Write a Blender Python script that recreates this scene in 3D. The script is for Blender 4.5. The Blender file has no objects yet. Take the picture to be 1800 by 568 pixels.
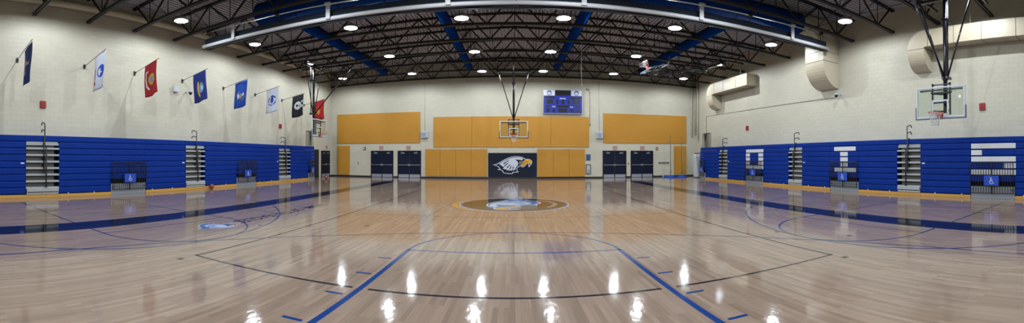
import bpy, math, random
from mathutils import Vector, Matrix
random.seed(7)
C = bpy.context.scene
COL = C.collection
PI = math.pi

# ------------------------------------------------------------------ camera
R_PX, X0, Y0 = 681.6, 900.54, 270.19
cam_data = bpy.data.cameras.new('camera')
cam = bpy.data.objects.new('camera', cam_data)
COL.objects.link(cam)
cam.location = (-0.03, -13.437, 1.638)
cam.rotation_euler = (PI / 2 + 0.0088, 0, 0)
cam_data.type = 'PANO'
cam_data.clip_start = 0.05
cam_data.clip_end = 200
def set_pano(k, v):
    for tgt in (cam_data,):
        if hasattr(tgt, k):
            try:
                setattr(tgt, k, v)
            except Exception:
                pass
set_pano('panorama_type', 'EQUIRECTANGULAR')
set_pano('longitude_min', (0 - X0) / R_PX)
set_pano('longitude_max', (1800 - X0) / R_PX)
set_pano('latitude_max', Y0 / R_PX)
set_pano('latitude_min', (Y0 - 568) / R_PX)
C.camera = cam

# ------------------------------------------------------------------ world / exposure
w = bpy.data.worlds.new('world')
C.world = w
w.use_nodes = True
w.node_tree.nodes['Background'].inputs[0].default_value = (0.5, 0.55, 0.65, 1)
w.node_tree.nodes['Background'].inputs[1].default_value = 0.05
C.view_settings.view_transform = 'Standard'
C.view_settings.look = 'None'
C.view_settings.exposure = 0.0
C.view_settings.gamma = 1.0
C.view_settings.use_curve_mapping = False
C.cycles.use_denoising = True
C.cycles.max_bounces = 8
C.cycles.diffuse_bounces = 1
C.cycles.glossy_bounces = 4
C.cycles.transparent_max_bounces = 12
C.cycles.caustics_reflective = False
C.cycles.caustics_refractive = False
C.cycles.sample_clamp_indirect = 6.0
LAMP_W = 325.0
LAMP_COL = (0.86, 0.94, 1.0)

XL, XR, YW, YB = -14.8, 14.95, 15.94, -17.0

# ------------------------------------------------------------------ materials
def lin(c):
    return tuple((v / 12.92) if v <= 0.04045 else ((v + 0.055) / 1.055) ** 2.4 for v in c)
MATS = {}
def mat(name, col, rough=0.5, metal=0.0, coat=0.0, coat_rough=0.08, noise=0.0, nscale=8.0, bump=0.0, bscale=60.0, spec=0.5):
    if name in MATS:
        return MATS[name]
    m = bpy.data.materials.new(name)
    m.use_nodes = True
    nt = m.node_tree
    b = nt.nodes['Principled BSDF']
    b.inputs['Base Color'].default_value = (*col, 1)
    b.inputs['Roughness'].default_value = rough
    b.inputs['Metallic'].default_value = metal
    b.inputs['Coat Weight'].default_value = coat
    b.inputs['Coat Roughness'].default_value = coat_rough
    b.inputs['Coat IOR'].default_value = 1.45
    b.inputs['Specular IOR Level'].default_value = spec
    tc = nt.nodes.new('ShaderNodeTexCoord')
    n = nt.nodes.new('ShaderNodeTexNoise')
    n.inputs['Scale'].default_value = nscale
    n.inputs['Detail'].default_value = 4
    nt.links.new(tc.outputs['Object'], n.inputs['Vector'])
    mx = nt.nodes.new('ShaderNodeMixRGB')
    k = max(noise, 0.04)
    mx.inputs[1].default_value = (*[v * (1 - k) for v in col], 1)
    mx.inputs[2].default_value = (*[min(1, v * (1 + k)) for v in col], 1)
    nt.links.new(n.outputs['Fac'], mx.inputs[0])
    nt.links.new(mx.outputs[0], b.inputs['Base Color'])
    if bump > 0:
        n2 = nt.nodes.new('ShaderNodeTexNoise')
        n2.inputs['Scale'].default_value = bscale
        nt.links.new(tc.outputs['Object'], n2.inputs['Vector'])
        bp = nt.nodes.new('ShaderNodeBump')
        bp.inputs['Strength'].default_value = bump
        bp.inputs['Distance'].default_value = 0.01
        nt.links.new(n2.outputs['Fac'], bp.inputs['Height'])
        nt.links.new(bp.outputs[0], b.inputs['Normal'])
    MATS[name] = m
    return m

def block_mat(name, axis, col):
    """painted concrete block; axis is the wall's horizontal axis (0 = X, 1 = Y)"""
    m = bpy.data.materials.new(name)
    m.use_nodes = True
    nt = m.node_tree
    b = nt.nodes['Principled BSDF']
    b.inputs['Roughness'].default_value = 0.55
    tc = nt.nodes.new('ShaderNodeTexCoord')
    sp = nt.nodes.new('ShaderNodeSeparateXYZ')
    cb = nt.nodes.new('ShaderNodeCombineXYZ')
    nt.links.new(tc.outputs['Object'], sp.inputs[0])
    nt.links.new(sp.outputs[axis], cb.inputs[0])
    nt.links.new(sp.outputs[2], cb.inputs[1])
    br = nt.nodes.new('ShaderNodeTexBrick')
    br.inputs['Scale'].default_value = 1.0
    br.inputs['Brick Width'].default_value = 0.4
    br.inputs['Row Height'].default_value = 0.2
    br.inputs['Mortar Size'].default_value = 0.006
    br.inputs['Mortar Smooth'].default_value = 0.6
    br.inputs['Color1'].default_value = (*col, 1)
    br.inputs['Color2'].default_value = (*[v * 0.95 for v in col], 1)
    br.inputs['Mortar'].default_value = (*[v * 0.86 for v in col], 1)
    nt.links.new(cb.outputs[0], br.inputs['Vector'])
    n = nt.nodes.new('ShaderNodeTexNoise')
    n.inputs['Scale'].default_value = 0.7
    n.inputs['Detail'].default_value = 5
    nt.links.new(tc.outputs['Object'], n.inputs['Vector'])
    mr = nt.nodes.new('ShaderNodeMapRange')
    mr.inputs[3].default_value = 0.92
    mr.inputs[4].default_value = 1.04
    nt.links.new(n.outputs['Fac'], mr.inputs[0])
    ml = nt.nodes.new('ShaderNodeVectorMath')
    ml.operation = 'SCALE'
    nt.links.new(br.outputs['Color'], ml.inputs[0])
    nt.links.new(mr.outputs[0], ml.inputs['Scale'])
    nt.links.new(ml.outputs[0], b.inputs['Base Color'])
    bp = nt.nodes.new('ShaderNodeBump')
    bp.invert = True
    bp.inputs['Strength'].default_value = 0.5
    bp.inputs['Distance'].default_value = 0.006
    nt.links.new(br.outputs['Fac'], bp.inputs['Height'])
    nt.links.new(bp.outputs[0], b.inputs['Normal'])
    return m

def wood_floor_mat():
    m = bpy.data.materials.new('maple floor')
    m.use_nodes = True
    nt = m.node_tree
    L = nt.links
    b = nt.nodes['Principled BSDF']
    tc = nt.nodes.new('ShaderNodeTexCoord')
    sp = nt.nodes.new('ShaderNodeSeparateXYZ')
    cb = nt.nodes.new('ShaderNodeCombineXYZ')
    L.new(tc.outputs['Object'], sp.inputs[0])
    L.new(sp.outputs[1], cb.inputs[0])
    L.new(sp.outputs[0], cb.inputs[1])
    def brick(bw, rh, c1, c2, ms, off):
        br = nt.nodes.new('ShaderNodeTexBrick')
        br.offset = off
        br.inputs['Scale'].default_value = 1.0
        br.inputs['Brick Width'].default_value = bw
        br.inputs['Row Height'].default_value = rh
        br.inputs['Mortar Size'].default_value = ms
        br.inputs['Mortar Smooth'].default_value = 0.3
        br.inputs['Color1'].default_value = (*c1, 1)
        br.inputs['Color2'].default_value = (*c2, 1)
        br.inputs['Mortar'].default_value = (*[v * 0.8 for v in c1], 1)
        L.new(cb.outputs[0], br.inputs['Vector'])
        return br
    b1 = brick(0.83, 0.057, FLOOR_A, FLOOR_B, 0.0007, 0.37)
    b2 = brick(1.31, 0.057, (1, 1, 1), (0.80, 0.76, 0.73), 0.0, 0.61)
    mp = nt.nodes.new('ShaderNodeMapping')
    mp.inputs['Scale'].default_value = (1.6, 42, 1)
    L.new(cb.outputs[0], mp.inputs['Vector'])
    n = nt.nodes.new('ShaderNodeTexNoise')
    n.inputs['Scale'].default_value = 1.0
    n.inputs['Detail'].default_value = 5
    n.inputs['Distortion'].default_value = 0.5
    L.new(mp.outputs[0], n.inputs['Vector'])
    r = nt.nodes.new('ShaderNodeMapRange')
    r.inputs[3].default_value = 0.80
    r.inputs[4].default_value = 1.12
    L.new(n.outputs['Fac'], r.inputs[0])
    mu = nt.nodes.new('ShaderNodeMixRGB')
    mu.blend_type = 'MULTIPLY'
    mu.inputs[0].default_value = 0.75
    L.new(b1.outputs['Color'], mu.inputs[1])
    L.new(b2.outputs['Color'], mu.inputs[2])
    sc = nt.nodes.new('ShaderNodeVectorMath')
    sc.operation = 'SCALE'
    L.new(mu.outputs[0], sc.inputs[0])
    L.new(r.outputs[0], sc.inputs['Scale'])
    L.new(sc.outputs[0], b.inputs['Base Color'])
    b.inputs['Roughness'].default_value = 0.6
    b.inputs['Specular IOR Level'].default_value = 0.05
    b.inputs['Coat Weight'].default_value = 1.0
    b.inputs['Coat Roughness'].default_value = 0.075
    b.inputs['Coat IOR'].default_value = 1.45
    n3 = nt.nodes.new('ShaderNodeTexNoise')
    n3.inputs['Scale'].default_value = 1.0
    n3.inputs['Detail'].default_value = 2
    mp2 = nt.nodes.new('ShaderNodeMapping')
    mp2.inputs['Scale'].default_value = (7.0, 11.0, 1)
    L.new(cb.outputs[0], mp2.inputs['Vector'])
    L.new(mp2.outputs[0], n3.inputs['Vector'])
    bp = nt.nodes.new('ShaderNodeBump')
    bp.inputs['Strength'].default_value = 0.35
    bp.inputs['Distance'].default_value = 0.004
    L.new(n3.outputs['Fac'], bp.inputs['Height'])
    L.new(bp.outputs[0], b.inputs['Coat Normal'])
    return m

FLOOR_A = (0.43, 0.31, 0.238)
FLOOR_B = (0.315, 0.222, 0.167)
CREAM = (0.66, 0.62, 0.50)
M_floor = wood_floor_mat()
M_wx = block_mat('cream painted block along x', 0, CREAM)
M_wy = block_mat('cream painted block along y', 1, CREAM)
M_cream = mat('cream paint', (0.66, 0.59, 0.44), 0.45)
M_duct = mat('cream duct paint', (0.66, 0.58, 0.43), 0.42)
M_seam = mat('duct seam', (0.22, 0.19, 0.14), 0.6)
M_deck = mat('roof deck steel', (0.60, 0.60, 0.69), 0.6)
M_joist = mat('dark grey joist paint', (0.016, 0.016, 0.018), 0.5, spec=0.3)
M_chord = mat('joist chord grey', (0.030, 0.029, 0.029), 0.5, spec=0.3)
M_black = mat('black paint', (0.012, 0.012, 0.014), 0.4)
M_void = mat('dark recess', (0.01, 0.01, 0.011), 0.9)
M_bluefab = mat('blue duct', (0.002, 0.045, 0.26), 0.85, spec=0.05)
M_blue = mat('blue bleacher plastic', (0.001, 0.028, 0.25), 0.5, noise=0.08, spec=0.12)
M_white = mat('white bleacher plastic', (0.72, 0.73, 0.78), 0.4)
M_signblue = mat('sign blue', (0.01, 0.07, 0.50), 0.4)
M_grey = mat('galvanised grey', (0.42, 0.44, 0.46), 0.45, noise=0.12)
M_dgrey = mat('perforated riser grey', (0.10, 0.098, 0.092), 0.7, noise=0.2)
M_kick = mat('kick panel grey', (0.27, 0.30, 0.34), 0.4)
M_oak = mat('golden base board', (0.62, 0.33, 0.07), 0.4, noise=0.15, nscale=12)
M_must = mat('mustard wall pad', (0.56, 0.26, 0.026), 0.6, noise=0.06, nscale=2)
M_navy = mat('navy pad', (0.007, 0.010, 0.026), 0.6, spec=0.2)
M_ink = mat('navy logo ink', (0.006, 0.009, 0.024), 0.6, spec=0.2)
M_lwhite = mat('logo white', (0.66, 0.69, 0.80), 0.5)
M_lgrey = mat('logo grey', (0.16, 0.17, 0.20), 0.5)
M_lgold = mat('logo gold', (0.85, 0.42, 0.01), 0.5)
M_door = mat('navy door paint', (0.003, 0.006, 0.022), 0.5, spec=0.2)
M_steel = mat('brushed steel', (0.55, 0.56, 0.58), 0.3, metal=0.9)
M_plate = mat('kick plate steel', (0.42, 0.44, 0.50), 0.35, metal=0.5)
M_base = mat('black rubber base', (0.008, 0.008, 0.012), 0.45)
M_tube = mat('white curtain tube', (0.74, 0.75, 0.80), 0.4)
M_mesh = mat('navy curtain mesh', (0.008, 0.016, 0.035), 0.8, noise=0.4, nscale=25)
M_pipe = mat('light pipe', (0.50, 0.49, 0.47), 0.4)
M_red = mat('alarm red', (0.35, 0.010, 0.010), 0.35)
M_orange = mat('rim orange', (0.65, 0.08, 0.02), 0.35)
M_ball = mat('basketball orange', (0.28, 0.07, 0.03), 0.55, bump=0.3)
M_net = mat('net white', (0.62, 0.62, 0.64), 0.7)
M_pad = mat('grey backboard padding', (0.20, 0.23, 0.30), 0.6)
M_padblue = mat('navy backboard padding', (0.008, 0.03, 0.09), 0.6)
M_frame = mat('backboard frame white', (0.62, 0.68, 0.76), 0.35)
M_hoopblack = mat('hoop frame black', (0.012, 0.013, 0.02), 0.2, spec=0.7)
M_cover = mat('white vinyl cover', (0.55, 0.57, 0.62), 0.5, noise=0.05)
M_box = mat('speaker box white', (0.62, 0.66, 0.74), 0.5)
M_boxg = mat('speaker grille', (0.33, 0.37, 0.48), 0.6)
M_sign = mat('exit sign housing', (0.55, 0.36, 0.36), 0.5)
M_signred = mat('exit letters red', (0.45, 0.03, 0.05), 0.5)
M_flagpole = mat('flag pole brown', (0.10, 0.075, 0.05), 0.4)
M_screen = mat('scoreboard black', (0.006, 0.006, 0.008), 0.3)
M_sbblue = mat('scoreboard blue', (0.004, 0.02, 0.33), 0.4)

def gloss_line(name, col):
    return mat(name, col, 0.6, coat=1.0, coat_rough=0.07, spec=0.03)
M_band = gloss_line('navy court band', (0.001, 0.004, 0.020))
M_lblue = gloss_line('blue court line', (0.001, 0.045, 0.24))
M_ldark = gloss_line('dark court line', (0.012, 0.012, 0.02))
M_lnavy = gloss_line('navy blue court line', (0.025, 0.05, 0.14))
M_lbrown = gloss_line('brown court line', (0.12, 0.085, 0.07))
M_fdisk = gloss_line('court logo disk', (0.030, 0.020, 0.012))
M_fwhite = gloss_line('court logo white', (0.60, 0.66, 0.80))
M_fblue = gloss_line('court logo blue', (0.02, 0.13, 0.42))
M_fgold = gloss_line('court logo gold', (0.65, 0.33, 0.02))
M_fring = gloss_line('court logo ring', (0.58, 0.32, 0.08))

def glass_mat():
    m = bpy.data.materials.new('backboard glass')
    m.use_nodes = True
    nt = m.node_tree
    nt.nodes.remove(nt.nodes['Principled BSDF'])
    out = nt.nodes['Material Output']
    tr = nt.nodes.new('ShaderNodeBsdfTransparent')
    tr.inputs[0].default_value = (0.90, 0.94, 0.92, 1)
    gl = nt.nodes.new('ShaderNodeBsdfGlossy')
    gl.inputs['Roughness'].default_value = 0.02
    fr = nt.nodes.new('ShaderNodeFresnel')
    fr.inputs[0].default_value = 1.5
    mx = nt.nodes.new('ShaderNodeMixShader')
    ge = nt.nodes.new('ShaderNodeNewGeometry')
    su = nt.nodes.new('ShaderNodeMath')
    su.operation = 'SUBTRACT'
    su.inputs[0].default_value = 1.0
    mu = nt.nodes.new('ShaderNodeMath')
    mu.operation = 'MULTIPLY'
    nt.links.new(ge.outputs['Backfacing'], su.inputs[1])
    nt.links.new(su.outputs[0], mu.inputs[0])
    nt.links.new(fr.outputs[0], mu.inputs[1])
    nt.links.new(mu.outputs[0], mx.inputs[0])
    nt.links.new(tr.outputs[0], mx.inputs[1])
    nt.links.new(gl.outputs[0], mx.inputs[2])
    nt.links.new(mx.outputs[0], out.inputs[0])
    return m
M_glass = glass_mat()

def emit_mat(name, col, s):
    m = bpy.data.materials.new(name)
    m.use_nodes = True
    b = m.node_tree.nodes['Principled BSDF']
    b.inputs['Base Color'].default_value = (0.8, 0.8, 0.8, 1)
    b.inputs['Emission Color'].default_value = (*col, 1)
    b.inputs['Emission Strength'].default_value = s
    return m
M_refl = mat('white reflector', (0.80, 0.80, 0.80), 0.5)
M_lens = emit_mat('lamp lens', LAMP_COL, 9.0)

# ------------------------------------------------------------------ mesh helpers
class MB:
    def __init__(s):
        s.v = []
        s.f = []
        s.m = []
        s.cur = 0
        s.smooth = []
    def face(s, idx, sm=False):
        s.f.append(idx)
        s.m.append(s.cur)
        s.smooth.append(sm)
    def box(s, x0, x1, y0, y1, z0, z1):
        x0, x1 = min(x0, x1), max(x0, x1)
        y0, y1 = min(y0, y1), max(y0, y1)
        z0, z1 = min(z0, z1), max(z0, z1)
        n = len(s.v)
        s.v += [(x0, y0, z0), (x1, y0, z0), (x1, y1, z0), (x0, y1, z0), (x0, y0, z1), (x1, y0, z1), (x1, y1, z1), (x0, y1, z1)]
        for q in ((0, 3, 2, 1), (4, 5, 6, 7), (0, 1, 5, 4), (1, 2, 6, 5), (2, 3, 7, 6), (3, 0, 4, 7)):
            s.face([n + i for i in q])
        return s
    def bbox(s, x0, x1, y0, y1, z0, z1, b=0.01):
        """box with chamfered edges on all sides (three stacked rings, inset caps)"""
        x0, x1 = min(x0, x1), max(x0, x1)
        y0, y1 = min(y0, y1), max(y0, y1)
        z0, z1 = min(z0, z1), max(z0, z1)
        b = min(b, (x1 - x0) / 3, (y1 - y0) / 3, (z1 - z0) / 3)
        n = len(s.v)
        def ring(e, z):
            o = b
            return [(x0 + e + o, y0 + e, z), (x1 - e - o, y0 + e, z), (x1 - e, y0 + e + o, z), (x1 - e, y1 - e - o, z),
                    (x1 - e - o, y1 - e, z), (x0 + e + o, y1 - e, z), (x0 + e, y1 - e - o, z), (x0 + e, y0 + e + o, z)]
        s.v += ring(b, z0) + ring(0, z0 + b) + ring(0, z1 - b) + ring(b, z1)
        s.face([n + 7 - i for i in range(8)])
        for r in range(3):
            for i in range(8):
                j = (i + 1) % 8
                s.face([n + r * 8 + i, n + r * 8 + j, n + r * 8 + 8 + j, n + r * 8 + 8 + i])
        s.face([n + 24 + i for i in range(8)])
        return s
    def tube(s, pts, r, n=8, closed=False, cap=True):
        pts = [Vector(p) for p in pts]
        N = len(pts)
        rs = r if isinstance(r, (list, tuple)) else [r] * N
        base = len(s.v)
        prev = None
        for i, p in enumerate(pts):
            if closed:
                t = (pts[(i + 1) % N] - pts[i - 1]).normalized()
            elif i == 0:
                t = (pts[1] - pts[0]).normalized()
            elif i == N - 1:
                t = (pts[-1] - pts[-2]).normalized()
            else:
                t = ((pts[i + 1] - p).normalized() + (p - pts[i - 1]).normalized()).normalized()
            if prev is None:
                a = Vector((0, 0, 1)) if abs(t.z) < 0.9 else Vector((1, 0, 0))
                u = t.cross(a).normalized()
            else:
                u = (prev - t * prev.dot(t)).normalized()
            prev = u
            v = t.cross(u)
            for k in range(n):
                an = 2 * PI * (k + 0.5) / n
                s.v.append(tuple(p + (u * math.cos(an) + v * math.sin(an)) * rs[i]))
        segs = N if closed else N - 1
        for i in range(segs):
            a, b = base + i * n, base + ((i + 1) % N) * n
            for k in range(n):
                k2 = (k + 1) % n
                s.face([a + k, a + k2, b + k2, b + k], n > 5)
        if cap and not closed:
            s.face([base + n - 1 - k for k in range(n)])
            s.face([base + (N - 1) * n + k for k in range(n)])
        return s
    def bar(s, a, b, wdt, hgt):
        """rectangular bar from a to b"""
        a, b = Vector(a), Vector(b)
        t = (b - a).normalized()
        up = Vector((0, 0, 1)) if abs(t.z) < 0.95 else Vector((0, 1, 0))
        u = t.cross(up).normalized()
        v = u.cross(t).normalized()
        n = len(s.v)
        for p in (a, b):
            for (i, j) in ((-1, -1), (1, -1), (1, 1), (-1, 1)):
                s.v.append(tuple(p + u * (i * wdt / 2) + v * (j * hgt / 2)))
        s.face([n, n + 1, n + 2, n + 3][::-1])
        s.face([n + 4, n + 5, n + 6, n + 7])
        for k in range(4):
            k2 = (k + 1) % 4
            s.face([n + k, n + k2, n + 4 + k2, n + 4 + k])
        return s
    def prism(s, poly, f, d0, d1):
        """poly: 2D points; f(u, v, d) -> 3D point; extruded from d0 to d1"""
        n = len(s.v)
        K = len(poly)
        for d in (d0, d1):
            for (u, v) in poly:
                s.v.append(tuple(f(u, v, d)))
        s.face([n + i for i in range(K)][::-1])
        s.face([n + K + i for i in range(K)])
        for i in range(K):
            j = (i + 1) % K
            s.face([n + i, n + j, n + K + j, n + K + i])
        return s
    def lathe(s, prof, c=(0, 0, 0), n=24, sx=1.0, sy=1.0, smooth=True, cap=True):
        base = len(s.v)
        for (r, z) in prof:
            for k in range(n):
                a = 2 * PI * k / n
                s.v.append((c[0] + r * math.cos(a) * sx, c[1] + r * math.sin(a) * sy, c[2] + z))
        for i in range(len(prof) - 1):
            for k in range(n):
                k2 = (k + 1) % n
                s.face([base + i * n + k, base + i * n + k2, base + (i + 1) * n + k2, base + (i + 1) * n + k], smooth)
        if cap:
            s.face([base + n - 1 - k for k in range(n)])
            s.face([base + (len(prof) - 1) * n + k for k in range(n)])
        return s
    def ribbon(s, pts, wd, z0, z1, closed=False):
        """flat painted line on the floor following 2D pts"""
        N = len(pts)
        n = len(s.v)
        P = [Vector((p[0], p[1])) for p in pts]
        for i, p in enumerate(P):
            if closed:
                t = (P[(i + 1) % N] - P[i - 1]).normalized()
            else:
                t = (P[min(i + 1, N - 1)] - P[max(i - 1, 0)]).normalized()
            nn = Vector((-t.y, t.x)) * (wd / 2)
            for q, z in ((p - nn, z0), (p + nn, z0), (p + nn, z1), (p - nn, z1)):
                s.v.append((q.x, q.y, z))
        for i in range(N if closed else N - 1):
            a, b = n + 4 * i, n + 4 * ((i + 1) % N)
            for k in range(4):
                k2 = (k + 1) % 4
                s.face([a + k, b + k, b + k2, a + k2])
        if not closed:
            s.face([n, n + 1, n + 2, n + 3])
            e = n + 4 * (N - 1)
            s.face([e + 3, e + 2, e + 1, e])
        return s
    def xf(s, M):
        s.v = [tuple(M @ Vector(p)) for p in s.v]
        return s
    def build(s, name, mats, parent=None, origin=None):
        """verts are world coordinates; a child's origin is its parent's (origin = parent's location, no rotation)"""
        o3 = Vector(origin) if origin is not None else (Vector(parent['_o']) if parent is not None and '_o' in parent else Vector((0, 0, 0)))
        me = bpy.data.meshes.new(name)
        me.from_pydata([tuple(Vector(p) - o3) for p in s.v], [], s.f)
        if not isinstance(mats, (list, tuple)):
            mats = [mats]
        for m in mats:
            me.materials.append(m)
        for p, mi, sm in zip(me.polygons, s.m, s.smooth):
            p.material_index = mi
            p.use_smooth = sm
        me.update()
        ob = bpy.data.objects.new(name, me)
        COL.objects.link(ob)
        if parent is not None:
            ob.parent = parent
            ob['_o'] = list(o3)
        else:
            ob.location = o3
            ob['_o'] = list(o3)
        return ob

def build_islands(mb, name, m, parent):
    """one part per separate piece of the mesh"""
    par = list(range(len(mb.v)))
    def find(a):
        while par[a] != a:
            par[a] = par[par[a]]
            a = par[a]
        return a
    for f in mb.f:
        r = find(f[0])
        for i in f[1:]:
            par[find(i)] = r
    groups = {}
    for fi, f in enumerate(mb.f):
        groups.setdefault(find(f[0]), []).append(fi)
    out = []
    for g in groups.values():
        q = MB()
        mp = {}
        for fi in g:
            ids = []
            for i in mb.f[fi]:
                if i not in mp:
                    mp[i] = len(q.v)
                    q.v.append(mb.v[i])
                ids.append(mp[i])
            q.f.append(ids)
            q.m.append(mb.m[fi])
            q.smooth.append(mb.smooth[fi])
        out.append(q.build(name, m, parent))
    return out

def tag(o, label=None, cat=None, group=None, kind=None):
    if label: o['label'] = label
    if cat: o['category'] = cat
    if group: o['group'] = group
    if kind: o['kind'] = kind
    return o
def thing(name, loc, label, cat, group=None, kind=None):
    o = bpy.data.objects.new(name, None)
    COL.objects.link(o)
    o.location = loc
    o.empty_display_size = 0.2
    o['_o'] = list(loc)
    return tag(o, label, cat, group, kind)
def copy_tree(o, parent=None):
    c = o.copy()
    COL.objects.link(c)
    c.parent = parent
    for ch in list(o.children):
        copy_tree(ch, c)
    return c
def text_mb(txt, f, size=1.0, depth=0.004, bold=0.0):
    """letters as a mesh; f(u, v, d) -> world point, u right, v up, centred"""
    cu = bpy.data.curves.new('letters', 'FONT')
    cu.body = txt
    cu.size = size
    cu.align_x = 'CENTER'
    cu.align_y = 'CENTER'
    cu.offset = bold
    cu.resolution_u = 3
    ob = bpy.data.objects.new('letters', cu)
    COL.objects.link(ob)
    bpy.context.view_layer.update()
    dg = bpy.context.evaluated_depsgraph_get()
    me = bpy.data.meshes.new_from_object(ob.evaluated_get(dg))
    mb = MB()
    n = len(me.vertices)
    for d in (0.0, depth):
        for v in me.vertices:
            mb.v.append(tuple(f(v.co.x, v.co.y, d)))
    edges = {}
    for p in me.polygons:
        ids = list(p.vertices)
        mb.face([i + n for i in ids])
        mb.face(ids[::-1])
        for a, b in zip(ids, ids[1:] + ids[:1]):
            edges[(a, b)] = 1
    for (a, b) in edges:
        if (b, a) not in edges:
            mb.face([a, b, b + n, a + n])
    bpy.data.objects.remove(ob)
    bpy.data.curves.remove(cu)
    bpy.data.meshes.remove(me)
    return mb
def circ(cx, cy, r, a0=0.0, a1=2 * PI, n=48):
    return [(cx + r * math.cos(a0 + (a1 - a0) * i / n), cy + r * math.sin(a0 + (a1 - a0) * i / n)) for i in range(n + 1)]

# ================================================================== SETTING
# ---- floor
mb = MB().box(XL - 0.3, XR + 0.3, YB - 0.3, YW + 0.3, -0.2, 0.0)
floor = tag(mb.build('floor', M_floor), kind='structure')
Z1, Z2 = 0.0006, 0.0012
def part_line(name, mb, m, label=None):
    o = mb.build(name, m, floor)
    if label: o['label'] = label
    return o
# navy bands
for s, nm in ((-1, 'left'), (1, 'right')):
    part_line('sideline_band', MB().box(s * 7.60, s * 8.46, -12.9, 13.0, 0, Z1), M_band, 'wide navy band along the ' + nm + ' sideline')
# main court
mb = MB()
W2 = 0.05
for s in (-1, 1):
    ft = s * 6.97
    for x in (-1.80, 1.80):
        mb.ribbon([(x, ft), (x, s * 12.8)], 0.075 if s < 0 else 0.05, 0, Z2)
    mb.ribbon([(-1.83, ft), (1.83, ft)], W2, 0, Z2)
    a0 = 0 if s < 0 else PI
    mb.ribbon(circ(0, ft, 1.80, a0, a0 + PI, 40), W2, 0, Z2)
    for d in (2.21, 3.05, 3.93, 4.80):
        y = s * (12.8 - d) if False else s * (6.97 + 5.75 - d)
    for y in (7.62, 8.52, 9.42, 10.32):
        for x in (-1, 1):
            mb.ribbon([(x * 1.90, s * y), (x * 2.12, s * y)], 0.05, 0, Z2)
part_line('basketball_key_lines', mb, M_lblue, 'blue key and free throw arcs of the main court')
mb = MB()
for s in (-1, 1):
    yb = s * (6.97 + 4.19)
    a0 = 0.0 if s < 0 else PI
    mb.ribbon(circ(0, yb, 6.02, a0, a0 + PI, 80), 0.045, 0, Z2)
    for x in (-6.02, 6.02):
        mb.ribbon([(x, yb), (x, s * 12.8)], 0.045, 0, Z2)
    mb.ribbon([(-7.6, s * 12.85), (7.6, s * 12.85)], 0.06, 0, Z2)
mb.ribbon([(-7.6, 0), (7.6, 0)], 0.04, 0, Z2 - 0.0003)
part_line('three_point_lines', mb, M_lnavy)
mb = MB()
for s in (-1, 1):
    mb.ribbon([(s * 4.572, -9.144), (s * 4.572, 9.144)], 0.055, 0, Z1)
    for a, b in ((-4.6, -1.90), (-1.70, 1.70), (1.90, 4.6)):
        mb.ribbon([(a, s * 9.144), (b, s * 9.144)], 0.055, 0, Z1)
for x, y in ((-4.57, -9.48), (4.60, -9.42)):
    mb.ribbon([(x - 0.05, y), (x + 0.05, y)], 0.10, 0, Z1)
part_line('volleyball_court_lines', mb, M_ldark)
mb = MB()
for s in (-1, 1):
    mb.ribbon([(-4.57, s * 3.048), (4.57, s * 3.048)], 0.04, 0, Z1)
part_line('volleyball_attack_lines', mb, M_lbrown)
# cross courts
for sx, nx in ((-1, 'left'), (1, 'right')):
    for yc, ny in ((-7.65, 'near'), (7.65, 'far')):
        mb = MB()
        ft = sx * 7.05
        for y in (yc - 1.80, yc + 1.80):
            mb.ribbon([(ft, y), (sx * 7.58, y)], W2, 0, Z2)
            mb.ribbon([(sx * 8.48, y), (sx * 12.75, y)], W2, 0, Z2)
        mb.ribbon([(ft, yc - 1.80), (ft, yc + 1.80)], W2 * 0.8, 0, Z2)
        a0 = -PI / 2 if sx < 0 else PI / 2
        mb.ribbon(circ(ft, yc, 1.80, a0, a0 + PI, 40), W2, 0, Z2)
        # three point arc, clipped by the band
        cx = sx * 11.27
        pts = [p for p in circ(cx, yc, 6.02, a0, a0 + PI, 120)]
        inner = [p for p in pts if abs(p[0]) < 7.58]
        mb.ribbon(inner, 0.05, 0, Z2 + 0.0003)
        for half in (1, -1):
            out = [p for p in pts if abs(p[0]) > 8.48 and (p[1] - yc) * half > 0]
            if len(out) > 1:
                mb.ribbon(out, 0.045, 0, Z2)
            mb.ribbon([(cx, yc + half * 6.02), (sx * 12.75, yc + half * 6.02)], 0.045, 0, Z2)
        mb.ribbon([(sx * 6.7, yc + 3.45), (sx * 7.58, yc + 3.45)], 0.04, 0, Z2)
        part_line('cross_court_lines', mb, M_lnavy, 'thin blue key and arc of the ' + ny + ' cross court on the ' + nx)
mb = MB()
for x, y in ((-5.55, -6.17), (-3.35, -4.95), (5.97, -8.35), (5.2, -7.0)):
    mb.prism(circ(x, y, 0.06, n=12)[:-1], lambda u, v, d: (u, v, d), 0, Z1)
part_line('floor_plate', mb, M_ldark)

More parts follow.
